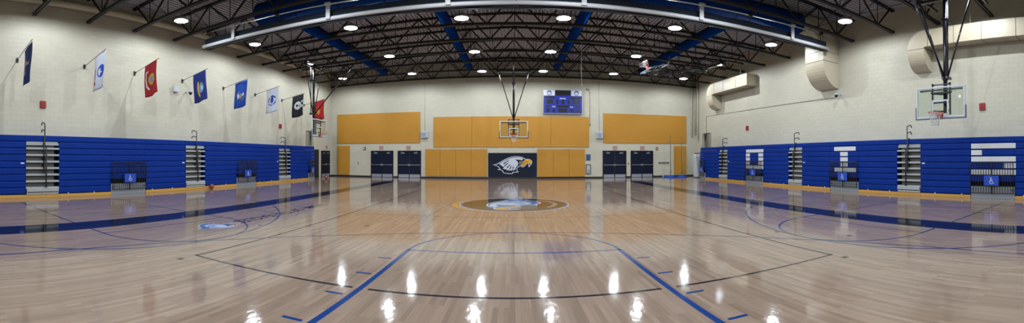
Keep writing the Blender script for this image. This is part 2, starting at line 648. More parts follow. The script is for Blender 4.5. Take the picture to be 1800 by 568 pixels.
# ---- eagle head shapes, traced flat in a 0..1 square-ish logo frame (u right, v up)
def E(pts):
    return [((x - 480) / 630.0, (283 - y) / 630.0) for x, y in pts]
EAGLE_OUT = E([(165, 278), (215, 271), (260, 246), (300, 224), (340, 200), (380, 180), (420, 163), (460, 151), (520, 142), (580, 144), (620, 150), (655, 162), (690, 187), (720, 184), (750, 188), (782, 204), (798, 228), (797, 252), (780, 282), (745, 320), (735, 300), (742, 275), (735, 262), (715, 268), (690, 292), (658, 322), (632, 316), (608, 303), (580, 315), (558, 335), (553, 355), (562, 378), (582, 398), (540, 406), (490, 404), (484, 426), (440, 428), (395, 424), (330, 410), (318, 382), (292, 368), (265, 362), (232, 356), (272, 345), (266, 330), (240, 306), (210, 296)])
EAGLE_INK = E([(190, 281), (222, 279), (265, 255), (304, 233), (344, 208), (384, 189), (424, 172), (462, 160), (520, 151), (580, 153), (618, 159), (650, 170), (686, 197), (720, 193), (748, 197), (774, 211), (788, 230), (787, 250), (771, 278), (750, 300), (752, 272), (740, 253), (712, 258), (683, 284), (655, 312), (634, 307), (606, 292), (573, 306), (548, 331), (543, 356), (552, 381), (560, 391), (540, 396), (480, 394), (474, 416), (440, 418), (398, 414), (338, 402), (327, 375), (296, 359), (288, 352), (282, 342), (276, 324), (250, 300)])
EAGLE_HEAD = E([(262, 268), (304, 243), (346, 218), (386, 199), (426, 182), (464, 170), (520, 161), (580, 160), (618, 166), (640, 174), (655, 190), (640, 205), (600, 208), (560, 202), (545, 212), (575, 230), (580, 262), (562, 292), (535, 322), (528, 350), (522, 372), (505, 352), (498, 380), (478, 356), (460, 384), (448, 358), (425, 384), (415, 358), (385, 378), (388, 352), (352, 352), (322, 338), (350, 318), (318, 305), (290, 284)])
EAGLE_STREAKS = [E([(330, 262), (400, 212), (440, 196), (400, 226), (345, 275)]),
                 E([(345, 300), (400, 250), (430, 232), (405, 262), (360, 310)]),
                 E([(385, 330), (425, 285), (450, 262), (432, 296), (400, 338)]),
                 E([(430, 345), (452, 305), (468, 282), (462, 318), (444, 352)]),
                 E([(480, 350), (486, 312), (494, 290), (500, 322), (492, 350)]),
                 E([(520, 190), (560, 198), (650, 205), (668, 196), (660, 212), (600, 216), (575, 224), (592, 250), (575, 285), (570, 240), (548, 214)])]
EAGLE_CHEEK = E([(588, 222), (655, 216), (648, 238), (630, 265), (600, 285), (585, 262)])
EAGLE_BEAK = E([(690, 198), (720, 195), (748, 200), (772, 213), (786, 232), (784, 250), (768, 274), (752, 258), (738, 248), (708, 252), (680, 278), (655, 304), (632, 300), (610, 288), (640, 262), (652, 236), (668, 212)])
EAGLE_BEAK2 = E([(690, 225), (740, 222), (730, 234), (690, 245), (655, 275), (640, 290), (648, 262), (668, 240)])

# ---- walls, ceiling
WALL_TOP = 9.6
def wall(name, x0, x1, y0, y1, m):
    return tag(MB().box(x0, x1, y0, y1, -0.2, WALL_TOP).build(name, m), kind='structure')
wall('wall_left', XL - 0.3, XL, YB - 0.3, YW + 0.3, M_wy)
wall('wall_right', XR, XR + 0.3, YB - 0.3, YW + 0.3, M_wy)
wall('wall_far', XL - 0.3, XR + 0.3, YW, YW + 0.3, M_wx)
wall('wall_back', XL - 0.3, XR + 0.3, YB - 0.3, YB, M_wx)

def deck_z(x):
    return 9.33 - 0.042 * abs(x)
# corrugated roof deck, ribs running towards the far wall
mb = MB()
xs = []
p = 0.20
x = XL - 0.2
prof = []
while x < XR + 0.2:
    for dx, dz in ((0.0, 0.0), (0.065, 0.0), (0.085, 0.085), (0.18, 0.085)):
        prof.append((x + dx, deck_z(x + dx) + dz))
    x += p
n0 = len(mb.v)
for (px, pz) in prof:
    mb.v.append((px, YB - 0.1, pz))
    mb.v.append((px, YW + 0.1, pz))
    mb.v.append((px, YW + 0.1, pz + 0.12))
    mb.v.append((px, YB - 0.1, pz + 0.12))
for i in range(len(prof) - 1):
    a, b = 4 * i, 4 * i + 4
    for k in range(4):
        k2 = (k + 1) % 4
        mb.face([a + k, b + k, b + k2, a + k2])
tag(mb.build('ceiling', M_deck), kind='structure')

# baseboards
tag(MB().box(XL, -14.72 + 0.0, 14.9 + 0.65, YW, 0, 0.1).build('baseboard_left', M_base), kind='structure')
mb = MB()
edges_x = [XL, -11.24, -9.31, -8.98, -7.05, 6.92, 8.87, 9.20, 11.13, XR]
for a, b in zip(edges_x[::2], edges_x[1::2]):
    mb.box(a, b, YW - 0.02, YW, 0, 0.11)
tag(mb.build('baseboard_far', M_base), kind='structure')

# ---- doors on the far wall
def exit_door(num, x0, x1, label):
    d = thing('door_%d' % num, ((x0 + x1) / 2, YW - 0.03, 0), label, None, kind='structure')
    z1 = 2.13
    y = YW
    mb = MB()
    mb.box(x0, x0 + 0.05, y - 0.06, y + 0.0, 0, z1)
    mb.box(x1 - 0.05, x1, y - 0.06, y, 0, z1)
    mb.box(x0, x1, y - 0.06, y, z1 - 0.05, z1)
    mb.build('frame', M_navy, d)
    xm = (x0 + x1) / 2
    for a, b, h in ((x0 + 0.05, xm - 0.008, 1), (xm + 0.008, x1 - 0.05, -1)):
        lf = MB().bbox(a, b, y - 0.045, y - 0.001, 0.01, z1 - 0.05, 0.004).build('door_leaf', M_door, d)
        MB().box(a + 0.03, b - 0.03, y - 0.050, y - 0.044, 0.02, 0.27).build('kick_plate', M_plate, lf)
        mb = MB().bbox(a + 0.02, b - 0.02, y - 0.105, y - 0.075, 0.985, 1.035, 0.008)
        hx = b - 0.05 if h > 0 else a + 0.05
        mb.bbox(hx - 0.035, hx + 0.035, y - 0.115, y - 0.045, 0.93, 1.09, 0.008)
        ox = a + 0.05 if h > 0 else b - 0.05
        mb.bbox(ox - 0.02, ox + 0.02, y - 0.10, y - 0.045, 0.975, 1.045, 0.005)
        mb.build('push_bar', M_steel, lf)
        cx = (a + b) / 2 - h * 0.08
        mb = MB().bbox(cx - 0.15, cx + 0.15, y - 0.10, y - 0.045, 1.90, 1.97, 0.008)
        mb.bar((cx + h * 0.1, y - 0.07, 1.975), (cx - h * 0.12, y - 0.07, 2.07), 0.02, 0.012)
        mb.build('door_closer', M_plate, lf)
    return d
exit_door(1, -11.22, -9.33, None)
exit_door(2, -8.96, -7.07, None)
exit_door(3, 6.94, 8.85, None)
exit_door(4, 9.22, 11.11, None)
# single door on the left wall near the corner
d5 = thing('door_5', (XL, 14.77, 0), None, None, kind='structure')
mb = MB()
for a, b in ((14.03, 14.08), (15.47, 15.52)):
    mb.box(XL, XL + 0.06, a, b, 0, 2.13)
mb.box(XL, XL + 0.06, 14.03, 15.52, 2.08, 2.13)
mb.build('frame', M_navy, d5)
for a, b, h in ((14.08, 14.77, 1), (14.79, 15.47, -1)):
    lf = MB().bbox(XL + 0.001, XL + 0.045, a, b, 0.01, 2.08, 0.004).build('door_leaf', M_door, d5)
    MB().box(XL + 0.044, XL + 0.05, a + 0.03, b - 0.03, 0.02, 0.25).build('kick_plate', M_plate, lf)
    MB().bbox(XL + 0.075, XL + 0.10, a + 0.02, b - 0.02, 0.99, 1.03, 0.006).bbox(XL + 0.045, XL + 0.10, (b if h > 0 else a) - 0.03 - 0.02 * h, (b if h > 0 else a) + 0.03 - 0.02 * h - 0.03 * (h > 0), 0.93, 1.09, 0.006).build('push_bar', M_steel, lf)
    MB().bbox(XL + 0.045, XL + 0.10, (a + b) / 2 - 0.12, (a + b) / 2 + 0.12, 1.90, 1.96, 0.006).build('door_closer', M_plate, lf)
# dark side door behind the end of the left bleachers
d6 = thing('door_6', (XL, 13.25, 0), None, None, kind='structure')
MB().box(XL, XL + 0.05, 12.86, 13.60, 0, 2.2).build('frame', M_black, d6)
MB().bbox(XL + 0.05, XL + 0.065, 12.95, 13.52, 0.02, 2.12, 0.004).build('door_leaf', M_void, d6)

# ================================================================== ROOF STEEL
def zb(x):
    return 7.80 - 0.26 * (x / 14.8) ** 2
def chord(mb, zf, y, x0, x1, wd, hg, n=12):
    for i in range(n):
        a = x0 + (x1 - x0) * i / n
        b = x0 + (x1 - x0) * (i + 1) / n
        mb.bar((a, y, zf(a)), (b, y, zf(b)), wd, hg)
    return mb
def zt(x):
    return deck_z(x) - 0.05
JY = [-15.56, -13.14, -10.72, -8.30, -5.88, -3.5, -1.10, 1.33, 3.74, 6.15, 8.5, 10.95, 13.4, 15.72]
ORD = ['first', 'second', 'third', 'fourth', 'fifth', 'sixth', 'seventh', 'eighth', 'ninth', 'tenth', 'eleventh', 'twelfth', 'thirteenth', 'fourteenth']
j0 = thing('roof_joist', (0, 0, 0), 'x', 'joist', 'steel roof joists')
mb = MB()
for dy in (-0.05, 0.05):
    chord(mb, zb, dy, XL + 0.02, XR - 0.02, 0.06, 0.11)
mb.build('bottom_chord', M_chord, j0)
mb = MB()
for dy in (-0.045, 0.045):
    for (a, b) in ((XL, 0), (0, XR)):
        mb.bar((a, dy, zt(a)), (b, dy, zt(b)), 0.06, 0.10)
mb.build('top_chord', M_joist, j0)
mb = MB()
NP = 12
pw = (XR - XL) / NP
for i in range(NP):
    xa, xm_, xb_ = XL + i * pw, XL + (i + 0.5) * pw, XL + (i + 1) * pw
    if 0 < i:
        mb.bar((xa, 0, zt(xa)), (xm_, 0, zb(xm_)), 0.055, 0.07)
    else:
        mb.bar((xa + 0.3, 0, zt(xa)), (xm_, 0, zb(xm_)), 0.055, 0.07)
    mb.bar((xm_, 0, zb(xm_)), (xb_ - (0.3 if i == NP - 1 else 0), 0, zt(xb_)), 0.055, 0.07)
    mb.bar((xm_, 0, zb(xm_)), (xm_, 0, zt(xm_)), 0.028, 0.028)
    if i:
        mb.bar((xa, 0, zb(xa)), (xa, 0, zt(xa)), 0.028, 0.028)
mb.build('web', M_joist, j0)
for x in (-12.3, -7.4, -2.5, 2.5, 7.4, 12.3):
    mb = MB()
    mb.bar((x, 0.05, zb(x) + 0.03), (x, 2.36, zt(x) - 0.05), 0.022, 0.022)
    mb.bar((x, 0.05, zt(x) - 0.05), (x, 2.36, zb(x) + 0.03), 0.022, 0.022)
    mb.bar((x + 0.015, 0.05, zb(x) + 0.05), (x + 0.015, 2.36, zb(x) + 0.05), 0.022, 0.022)
    mb.build('bridging', M_joist, j0)
for i, y in enumerate(reversed(JY)):
    if i == 0:
        j = copy_tree(j0)
        for ch in list(j.children):
            if ch.name.startswith('bridging'):
                bpy.data.objects.remove(ch)
    elif i == 1:
        j = j0
    else:
        j = copy_tree(j0)
    j.location = (0, y, 0)
    j['label'] = 'dark open web steel roof joist, %s counted from the far wall' % ORD[i]

# ---- high bay lights
lf = thing('high_bay_light', (0, 0, 0), 'x', 'ceiling light')
# open bowl: outer skin, rim, white inner skin
MB().lathe([(0.29, -0.06), (0.30, -0.055), (0.30, 0.0), (0.25, 0.09), (0.12, 0.15), (0.004, 0.17)], n=24, cap=False).build('housing', M_grey, lf)
MB().lathe([(0.29, -0.06), (0.285, -0.005), (0.235, 0.075), (0.11, 0.13), (0.004, 0.145)], n=24, cap=False).build('reflector', M_refl, lf)
MB().lathe([(0.05, 0.135), (0.045, 0.13), (0.04, 0.12), (0.001, 0.115)], n=16).build('lamp_socket', M_lens, lf)
MB().tube([(0, 0, 0.17), (0, 0, 1.2)], 0.012, 6).build('hanger_rod', M_joist, lf)
MB().bbox(0.26, 0.46, -0.06, 0.06, 0.0, 0.07, 0.01).build('driver_box', M_grey, lf)
la = bpy.data.lights.new('lamp', 'POINT')
la.shadow_soft_size = 0.055
la.energy = LAMP_W
la.color = LAMP_COL
lo = bpy.data.objects.new('lamp', la)
COL.objects.link(lo)
lo.location = (0, 0, 0.0)
lo.parent = lf
ROWS = [(12.85, 'first'), (7.75, 'second'), (2.27, 'third'), (-2.75, 'fourth'), (-8.0, 'fifth'), (-13.3, 'sixth')]
COLS = [(-12.35, 'beside the left wall', ''), (-7.0, 'left', ''), (-2.1, 'centre left', ''), (2.07, 'centre right', ''), (7.0, 'right', ''), (12.4, 'beside the right wall', '')]
k = 0
for (ly, ln) in ROWS:
    for (lx, cn, _) in COLS:
        o = lf if k == 0 else copy_tree(lf)
        o.location = (lx, ly, 7.62)
        o['label'] = 'lit round high bay light, %s row from the far wall, %s column' % (ln, cn) if cn[0] != 'b' else 'lit round high bay light, %s row from the far wall, %s' % (ln, cn)
        o['group'] = 'high bay lights under the roof'
        k += 1

# ---- blue ducts
main = thing('main_air_duct', (0, 0.15, 8.15), 'large blue round air duct crossing the roof above the divider curtain', 'duct')
MB().tube([(-10.35, 0.15, 8.15), (12.3, 0.15, 8.15)], 0.56, 28).build('duct_tube', M_bluefab, main)
mb = MB()
for x in [-10.3 + i * 1.9 for i in range(12)]:
    mb.tube([(x - 0.02, 0.15, 8.15), (x + 0.02, 0.15, 8.15)], 0.564, 28)
build_islands(mb, 'seam_ring', M_bluefab, main)
for i, (x, yend, zc, nm) in enumerate(((-9.7, 14.9, 8.3, 'farthest left'), (-3.15, 14.7, 8.3, 'centre left'), (3.2, 14.7, 8.3, 'centre right'), (9.75, 14.9, 8.3, 'farthest right'))):
    t = thing('branch_air_duct', (x, 0.7, zc), 'blue round branch duct running to the far wall, %s of four' % nm, 'duct', 'blue branch ducts')
    pts = [(x, 0.75, zc), (x, yend - 0.12, zc), (x, yend - 0.05, zc), (x, yend, zc)]
    r = 0.25 if 0 < i < 3 else 0.29
    MB().tube(pts, [r, r, r * 0.9, r * 0.6], 20).build('duct_tube', M_bluefab, t)
    mb = MB()
    for q in range(6):
        yy = 2.4 + q * 2.3
        mb.tube([(x, yy - 0.015, zc), (x, yy + 0.015, zc)], r + 0.004, 20)
    build_islands(mb, 'seam_ring', M_bluefab, t)

# ---- round cream pipe along left wall
t = thing('wall_air_duct', (-14.45, -16, 8.12), 'round cream air duct running high along the left wall', 'duct')
MB().tube([(-14.52, -16.5, 8.12), (-14.52, 11.3, 8.12), (-14.4, 11.8, 8.12), (-13.6, 12.2, 8.12)], 0.16, 16).build('duct_tube', M_cream, t)

# ---- rectangular cream ducts on right wall
def quarter(cx, cz, r, a0, a1, n=10):
    return [(cx + r * math.cos(a0 + (a1 - a0) * i / n), cz + r * math.sin(a0 + (a1 - a0) * i / n)) for i in range(n + 1)]
def drop_elbow(mb, xf_, y0, y1, ztop, zbot_wall, zin):
    """vertical rectangular drop whose outer face curves back into the right wall"""
    # outer arc from (xf_, zin_start) down to (XR, zbot_wall)
    dep = XR - xf_
    arc = [(xf_ + dep * (1 - math.cos(a)), zin - (zin - zbot_wall) * math.sin(a)) for a in [PI / 2 * i / 12 for i in range(13)]]
    poly = [(XR - 0.004, ztop), (xf_, ztop)] + arc[:-1] + [(XR - 0.004, arc[-1][1])]
    mb.prism(poly, lambda u, v, d: (u, d, v), y0, y1)
    return mb
def wall_duct(y_drop0, y_drop1, y_end, xf_, z0, z1, zmid, zlow, label, seams, end):
    t = thing('wall_duct', (XR, y_drop1, zlow), label, 'duct')
    # horizontal run along the wall, corner rounded where it turns down
    R_ = y_drop1 - y_drop0
    arc = [(y_drop1 - R_ + R_ * math.sin(a), z1 - R_ + R_ * math.cos(a)) for a in [PI / 2 * i / 10 for i in range(11)]]
    zlo = zmid
    poly = [(y_end, z0), (y_drop0, z0), (y_drop0, zlo), (y_drop1, zlo)] + arc[::-1] + [(y_end, z1)]
    MB().prism(poly, lambda u, v, d: (d, u, v), xf_, XR).build('horizontal_run', M_duct, t)
    mb = MB()
    drop_elbow(mb, xf_, y_drop0, y_drop1, zlo - 0.006, zlow, zlo - 0.05)
    mb.build('elbow', M_duct, t)
    mb = MB()
    for ys in seams:
        mb.box(xf_ - 0.008, XR - 0.01, ys - 0.012, ys + 0.012, z0 - 0.008, z1 + 0.008)
    mb.box(xf_ - 0.008, XR, y_drop0 - 0.008, y_drop1 + 0.008, zlo - 0.014, zlo + 0.006)
    build_islands(mb, 'seam', M_seam, t)
    mb = MB()
    for ys in [seams[0] - 0.7, seams[1] - 0.7, seams[-1] - 0.5]:
        mb.tube([(xf_ + 0.08, ys, z1), (xf_ + 0.08, ys, deck_z(xf_) - 0.02)], 0.01, 6)
    build_islands(mb, 'hanger_rod', M_cream, t)
wall_duct(-5.52, -4.72, -13.5, 14.2, 6.32, 7.08, 6.26, 5.33, 'rectangular cream duct high on the right wall nearest the camera, behind the hoop', [-5.7, -6.9, -8.1, -9.5, -11.0, -12.4], 0)
wall_duct(11.6, 12.45, 7.05, 14.15, 6.30, 7.10, 6.22, 5.2, 'short rectangular cream duct high in the far right corner', [11.3, 10.0, 8.4], 0)
t = thing('drop_duct', (XR, 0.5, 5.1), 'wide cream duct dropping from the roof and curving into the right wall', 'duct')
mb = MB()
drop_elbow(mb, 13.8, -0.1, 1.2, 7.0, 5.15, 6.5)
mb.build('elbow', M_duct, t)
MB().box(13.8, XR - 0.004, -0.1, 1.2, 7.012, 8.70).build('vertical_run', M_duct, t)
# tapered box joining round duct
n = 20
mb = MB()
ring1 = []
for i in range(n):
    a = 2 * PI * i / n + PI / n
    ring1.append((12.55, 0.15 + 0.56 * math.cos(a), 8.15 + 0.56 * math.sin(a)))
ring0 = [(12.31, p[1], p[2]) for p in ring1]
ring2 = []
for i in range(n):
    a = 2 * PI * i / n + PI / n
    c, s_ = math.cos(a), math.sin(a)
    m_ = max(abs(c), abs(s_))
    ring2.append((13.81, 0.55 + 0.63 * c / m_, 8.05 + 0.62 * s_ / m_))
b0 = len(mb.v)
mb.v += ring0 + ring1 + ring2
for r_ in range(2):
    for i in range(n):
        j = (i + 1) % n
        mb.face([b0 + r_ * n + i, b0 + r_ * n + j, b0 + (r_ + 1) * n + j, b0 + (r_ + 1) * n + i], r_ == 0)
mb.face([b0 + i for i in range(n)][::-1])
mb.face([b0 + 2 * n + i for i in range(n)])
mb.build('transition', M_duct, t)
for sz in (6.99, 6.49):
    MB().box(13.79, XR - 0.01, -0.11, 1.21, sz, sz + 0.02).build('seam', M_seam, t)

# ---- divider curtain
t = thing('divider_curtain', (0, -0.3, 7.1), 'raised gym divider curtain with long white tube hanging across the roof', 'curtain')
def cz(x):
    return 7.13 - 0.10 * abs(x) / 13.5
mb = MB()
mb.tube([(-13.4 + i * 27.2 / 18, -0.42, cz(-13.4 + i * 27.2 / 18)) for i in range(19)], 0.088, 14)
mb.build('bottom_tube', M_tube, t)
mb = MB()
for q in range(5):
    for i in range(60):
        a = -13.35 + i * 27.1 / 60
        b = a + 27.1 / 60
        o1 = 0.02 * math.sin(i * 1.7 + q * 2)
        mb.bar((a, -0.34 + q * 0.05, cz(a) + 0.13 + o1), (b, -0.34 + q * 0.05, cz(b) + 0.13 + o1), 0.03, 0.48 + 0.05 * math.sin(i * 0.9 + q))
mb.build('folded_mesh', M_mesh, t)
mb = MB()
mb.tube([(-13.4, -0.42, cz(13.4) - 0.14), (13.8, -0.42, cz(13.8) - 0.14)], 0.03, 8)
mb.build('lower_rail', M_black, t)
MB().tube([(-13.3, -0.55, 7.66), (13.9, -0.55, 7.66)], 0.028, 8).build('drive_pipe', M_pipe, t)
for x in (-11.4, -6.7, -2.2, 2.4, 6.85, 11.4):
    MB().bbox(x - 0.09, x + 0.09, -0.56, -0.52, cz(x) - 0.05, 7.72, 0.01).bbox(x - 0.13, x + 0.13, -0.62, -0.46, 7.62, 7.74, 0.02).build('lift_strap', M_tube, t)
for x in (-12.9, -9.0, -4.5, 0.1, 4.6, 9.1, 13.2):
    MB().tube([(x, -0.5, 7.15), (x, -0.5, 7.62)], 0.014, 6).bbox(x - 0.09, x + 0.09, -0.62, -0.45, 7.60, 7.76, 0.02).bar((x, -0.55, 7.72), (x, -1.08, 7.74), 0.05, 0.05).build('hanger', M_black, t)

# ================================================================== WALL PANELS
def pad(x0, x1, z0, z1, label, seams=(), name='wall_pad', m=M_must, cat='wall panel'):
    t = thing(name, ((x0 + x1) / 2, YW, z0), label, cat)
    xs = [x0] + list(seams) + [x1]
    for a, b in zip(xs[:-1], xs[1:]):
        MB().bbox(a + 0.004, b - 0.004, YW - 0.06, YW, z0, z1, 0.012).build('panel', m, t)
    return t
pad(-14.27, -7.13, 2.74, 5.17, 'mustard acoustic panel high on the far wall, left of the speaker box')
pad(-6.08, 5.85, 2.39, 4.73, 'long mustard acoustic panel behind the far hoop', (-3.1, -0.1, 2.9))
pad(6.98, 14.11, 2.73, 5.05, 'mustard acoustic panel high on the far wall above the right double doors')
pad(-14.27, -13.10, 0.15, 2.55, 'narrow mustard wall pad at the left end of the far wall')
pad(12.95, 14.09, 0.2, 2.53, 'narrow mustard wall pad behind the volleyball posts')
pad(-6.72, -1.95, 0.16, 2.25, 'mustard wall pad left of the eagle panel', (-5.55, -4.35, -3.15))
pad(1.86, 5.53, 0.13, 2.25, 'mustard wall pad right of the eagle panel', (3.08, 4.30))
ep = thing('eagle_panel', (0, YW, 0.13), 'navy wall pad with a white eagle head logo under the far hoop', 'wall panel')
MB().bbox(-1.86, 1.83, YW - 0.06, YW - 0.004, 0.13, 1.95, 0.012).build('panel', M_navy, ep)
def eagle(parent, f, d, mats, extras=True, name='eagle_logo'):
    """stack of flat shapes, f(u, v, depth)"""
    mb = MB()
    lay = [(EAGLE_OUT, 0), (EAGLE_INK, 1), (EAGLE_HEAD, 2), (EAGLE_CHEEK, 3), (EAGLE_BEAK, 4)]
    dd = 0
    for i, (pl, mi) in enumerate(lay):
        mb.cur = mi
        mb.prism(pl, f, 0, d * (i + 1))
    for s_ in EAGLE_STREAKS:
        mb.cur = 1
        mb.prism(s_, f, 0, d * 4)
    mb.cur = 5
    mb.prism(EAGLE_BEAK2, f, 0, d * 6)
    return mb.build(name, mats, parent)
M_lgold2 = mat('logo dark gold', (0.55, 0.18, 0.005), 0.5)
SC = 2.96
eagle(ep, lambda u, v, d: (-0.02 + u * SC, YW - 0.06 - d, 1.04 + v * SC), 0.0015, [M_lwhite, M_ink, M_lwhite, M_lgrey, M_lgold, M_lgold2])

# ---- scoreboard
sb = thing('scoreboard', (3.8, YW, 4.97), 'blue wall scoreboard with white logo end panels above the mustard panel', 'scoreboard')
sx0, sx1, sz0, sz1 = 2.33, 5.27, 4.97, 6.75
MB().bbox(sx0, sx1, YW - 0.20, YW, sz0, sz1, 0.015).build('cabinet', M_sbblue, sb)
mb = MB()
for q in ((sx0 - 0.02, sx1 + 0.02, sz0 - 0.04, sz0), (sx0 - 0.02, sx1 + 0.02, sz1, sz1 + 0.03), (sx0 - 0.03, sx0, sz0 - 0.04, sz1 + 0.03), (sx1, sx1 + 0.03, sz0 - 0.04, sz1 + 0.03)):
    mb.box(q[0], q[1], YW - 0.22, YW - 0.01, q[2], q[3])
mb.build('frame', M_plate, sb)
yf = YW - 0.20
def sbx(px):   # pixel in a 1193 px wide close-up -> x
    return sx0 + (px - 183) / (935 - 183) * (sx1 - sx0)
def sbz(py):
    return sz1 - (py - 55) / (500 - 55) * (sz1 - sz0)
def win(x0, x1, y0, y1, nm='digit_window', m=M_screen, parent=sb, d=0.008):
    return MB().box(sbx(x0), sbx(x1), yf - d, yf, sbz(y1), sbz(y0)).build(nm, m, parent)
for (a, b) in ((186, 402), (722, 932)):
    p_ = win(a, b, 57, 160, 'logo_panel', M_white)
    cx, cz_ = (sbx(a) + sbx(b)) / 2, (sbz(57) + sbz(160)) / 2
    fr_ = lambda u, v, d: (cx + u, yf - 0.008 - d, cz_ + v)
    mb = MB()
    mb.cur = 0
    mb.prism(circ(0, 0, 0.185, n=28)[:-1], fr_, 0, 0.003)
    mb.cur = 1
    mb.prism(circ(0, 0, 0.14, n=28)[:-1], fr_, 0, 0.004)
    mb.cur = 0
    mb.prism([(-0.13, 0.0), (-0.09, 0.10), (0.0, 0.135), (0.10, 0.10), (0.135, 0.02), (0.05, 0.06), (-0.02, 0.07)], fr_, 0, 0.006)
    mb.cur = 1
    mb.prism([(-0.09, 0.03), (-0.02, 0.075), (0.06, 0.06), (0.09, 0.0), (0.07, -0.05), (0.04, -0.01), (-0.02, -0.07), (-0.03, 0.0)], fr_, 0, 0.007)
    mb.build('eagle_badge', [M_sbblue, M_white], p_)
win(412, 708, 55, 158, 'message_window')
for q in ((205, 400, 172, 215), (700, 930, 180, 225), (235, 370, 238, 320), (428, 468, 240, 325), (535, 588, 240, 318), (655, 692, 240, 325), (748, 885, 242, 322), (228, 300, 350, 385), (440, 685, 345, 396), (820, 888, 352, 390), (232, 300, 408, 480), (360, 408, 410, 486), (470, 640, 408, 484), (708, 762, 412, 486), (828, 885, 414, 486)):
    win(*q)
for txt, px, py in (('PERIOD', 557, 216), ('TOL', 382, 374), ('TOL', 728, 380)):
    text_mb(txt, lambda u, v, d, px=px, py=py: (sbx(px) + u, yf - 0.001 - d, sbz(py) + v), 0.14, 0.006, 0.004).build('lettering', M_white, sb)

# ---- exit signs, alarms, speakers and small wall items
def exit_sign(xc, z0, lab, axis=0):
    t = thing('exit_sign', (xc, YW, z0), lab, 'exit sign')
    MB().bbox(xc - 0.17, xc + 0.17, YW - 0.06, YW, z0, z0 + 0.29, 0.012).build('housing', M_sign, t)
    text_mb('EXIT', lambda u, v, d: (xc + u, YW - 0.06 - d, z0 + 0.145 + v), 0.15, 0.004, 0.003).build('lettering', M_signred, t)
exit_sign(-10.33, 2.25, 'small red exit sign above the double doors farthest left')
exit_sign(-8.08, 2.25, 'small red exit sign above the double doors left of the mustard pads')
exit_sign(7.93, 2.23, 'small red exit sign above the double doors right of the extinguisher cabinet')
exit_sign(10.2, 2.23, 'small red exit sign above the double doors nearest the right corner')
t = thing('exit_sign', (XL, 14.95, 2.3), 'small red exit sign on the left wall above the corner door', 'exit sign')
MB().bbox(XL, XL + 0.06, 14.80, 15.10, 2.30, 2.58, 0.012).build('housing', M_sign, t)
text_mb('EXIT', lambda u, v, d: (XL + 0.06 + d, 14.95 - u, 2.44 + v), 0.13, 0.004, 0.003).build('lettering', M_signred, t)
def alarm(loc, axis, lab):
    t = thing('fire_alarm', loc, lab, 'alarm')
    x, y, z = loc
    if axis == 'f':
        MB().bbox(x - 0.09, x + 0.09, y - 0.06, y, z - 0.12, z + 0.12, 0.012).build('body', M_red, t)
        MB().bbox(x - 0.04, x + 0.04, y - 0.085, y - 0.06, z - 0.06, z + 0.05, 0.01).build('strobe', M_white, t)
    else:
        s = 1 if axis == 'l' else -1
        MB().bbox(x, x + s * 0.07, y - 0.13, y + 0.13, z - 0.15, z + 0.15, 0.015).build('body', M_red, t)
        MB().bbox(x + s * 0.07, x + s * 0.095, y - 0.04, y + 0.04, z - 0.05, z + 0.05, 0.01).build('strobe', M_red, t)
alarm((-11.77, YW, 2.32), 'f', 'red fire alarm on the far wall left of the double doors')
alarm((11.46, YW, 2.32), 'f', 'red fire alarm on the far wall near the right corner')
alarm((XL, -7.9, 3.69), 'l', 'red fire alarm on the left wall below the navy flag nearest the camera')
alarm((XL, 8.17, 3.68), 'l', 'red fire alarm on the left wall below the white and black flags')
alarm((XR, -7.85, 3.63), 'r', 'red fire alarm on the right wall beside the near hoop')
alarm((XR, 8.13, 3.57), 'r', 'red fire alarm on the right wall under the far duct')
def speaker(x0, x1, z0, z1, lab):
    t = thing('wall_speaker', ((x0 + x1) / 2, YW, z0), lab, 'speaker')
    MB().bbox(x0, x1, YW - 0.22, YW, z0, z1, 0.02).build('cabinet', M_box, t)
    MB().bbox(x0 + 0.06, x1 - 0.10, YW - 0.235, YW - 0.22, z0 + 0.08, z1 - 0.08, 0.006).build('grille', M_boxg, t)
speaker(-7.02, -6.52, 3.12, 3.62, 'white boxy wall speaker left of the long mustard panel')
speaker(6.42, 6.92, 3.08, 3.58, 'white boxy wall speaker right of the long mustard panel')
def conduit(name, pts, r, m, lab, boxes=()):
    t = thing(name, pts[0], lab, 'conduit')
    MB().tube(pts, r, 8).build('pipe_run', m, t)
    for b in boxes:
        MB().bbox(*b, 0.01).build('junction_box', m, t)
conduit('wall_conduit', [(-6.77, YW - 0.015, 7.9), (-6.77, YW - 0.015, 3.62)], 0.014, M_cream, 'thin vertical conduit above the left wall speaker')
conduit('wall_conduit', [(6.66, YW - 0.015, 7.9), (6.66, YW - 0.015, 3.58)], 0.014, M_cream, 'thin vertical conduit above the right wall speaker')
conduit('wall_cable', [(5.6, YW - 0.015, 6.9), (5.93, YW - 0.015, 6.75), (5.93, YW - 0.015, 4.12)], 0.012, M_dgrey, 'thin dark cable hanging beside the scoreboard', [(5.62, 5.70, YW - 0.06, YW, 6.85, 6.95), (5.78, 5.86, YW - 0.06, YW, 6.85, 6.95), (5.89, 5.97, YW - 0.05, YW, 4.05, 4.17)])
conduit('wall_cable', [(XR - 0.012, 13.9, 3.3), (XR - 0.012, 13.9, 4.87), (XR - 0.012, 9, 4.80), (XR - 0.012, 0.1, 4.70)], 0.014, M_dgrey, 'dark cable running along the right wall below the ducts')
for i, (x, y, z0) in enumerate(((14.62, YW - 0.07, 3.3), (14.86, 15.72, 3.5), (14.86, 15.25, 3.0))):
    t = thing('corner_pipe', (x, y, z0), 'cream vertical pipe in the far right corner, ' + ['on the far wall', 'right in the corner', 'on the right wall'][i], 'pipe')
    MB().tube([(x, y, z0), (x, y, 8.6)], 0.05, 10).build('pipe', M_cream, t)
    mb = MB()
    for zz in (z0 + 0.1, z0 + 1.2, z0 + 2.6, z0 + 4.0):
        mb.tube([(x, y, zz - 0.02), (x, y, zz + 0.02)], 0.062, 10)
    build_islands(mb, 'bracket', M_cream, t)
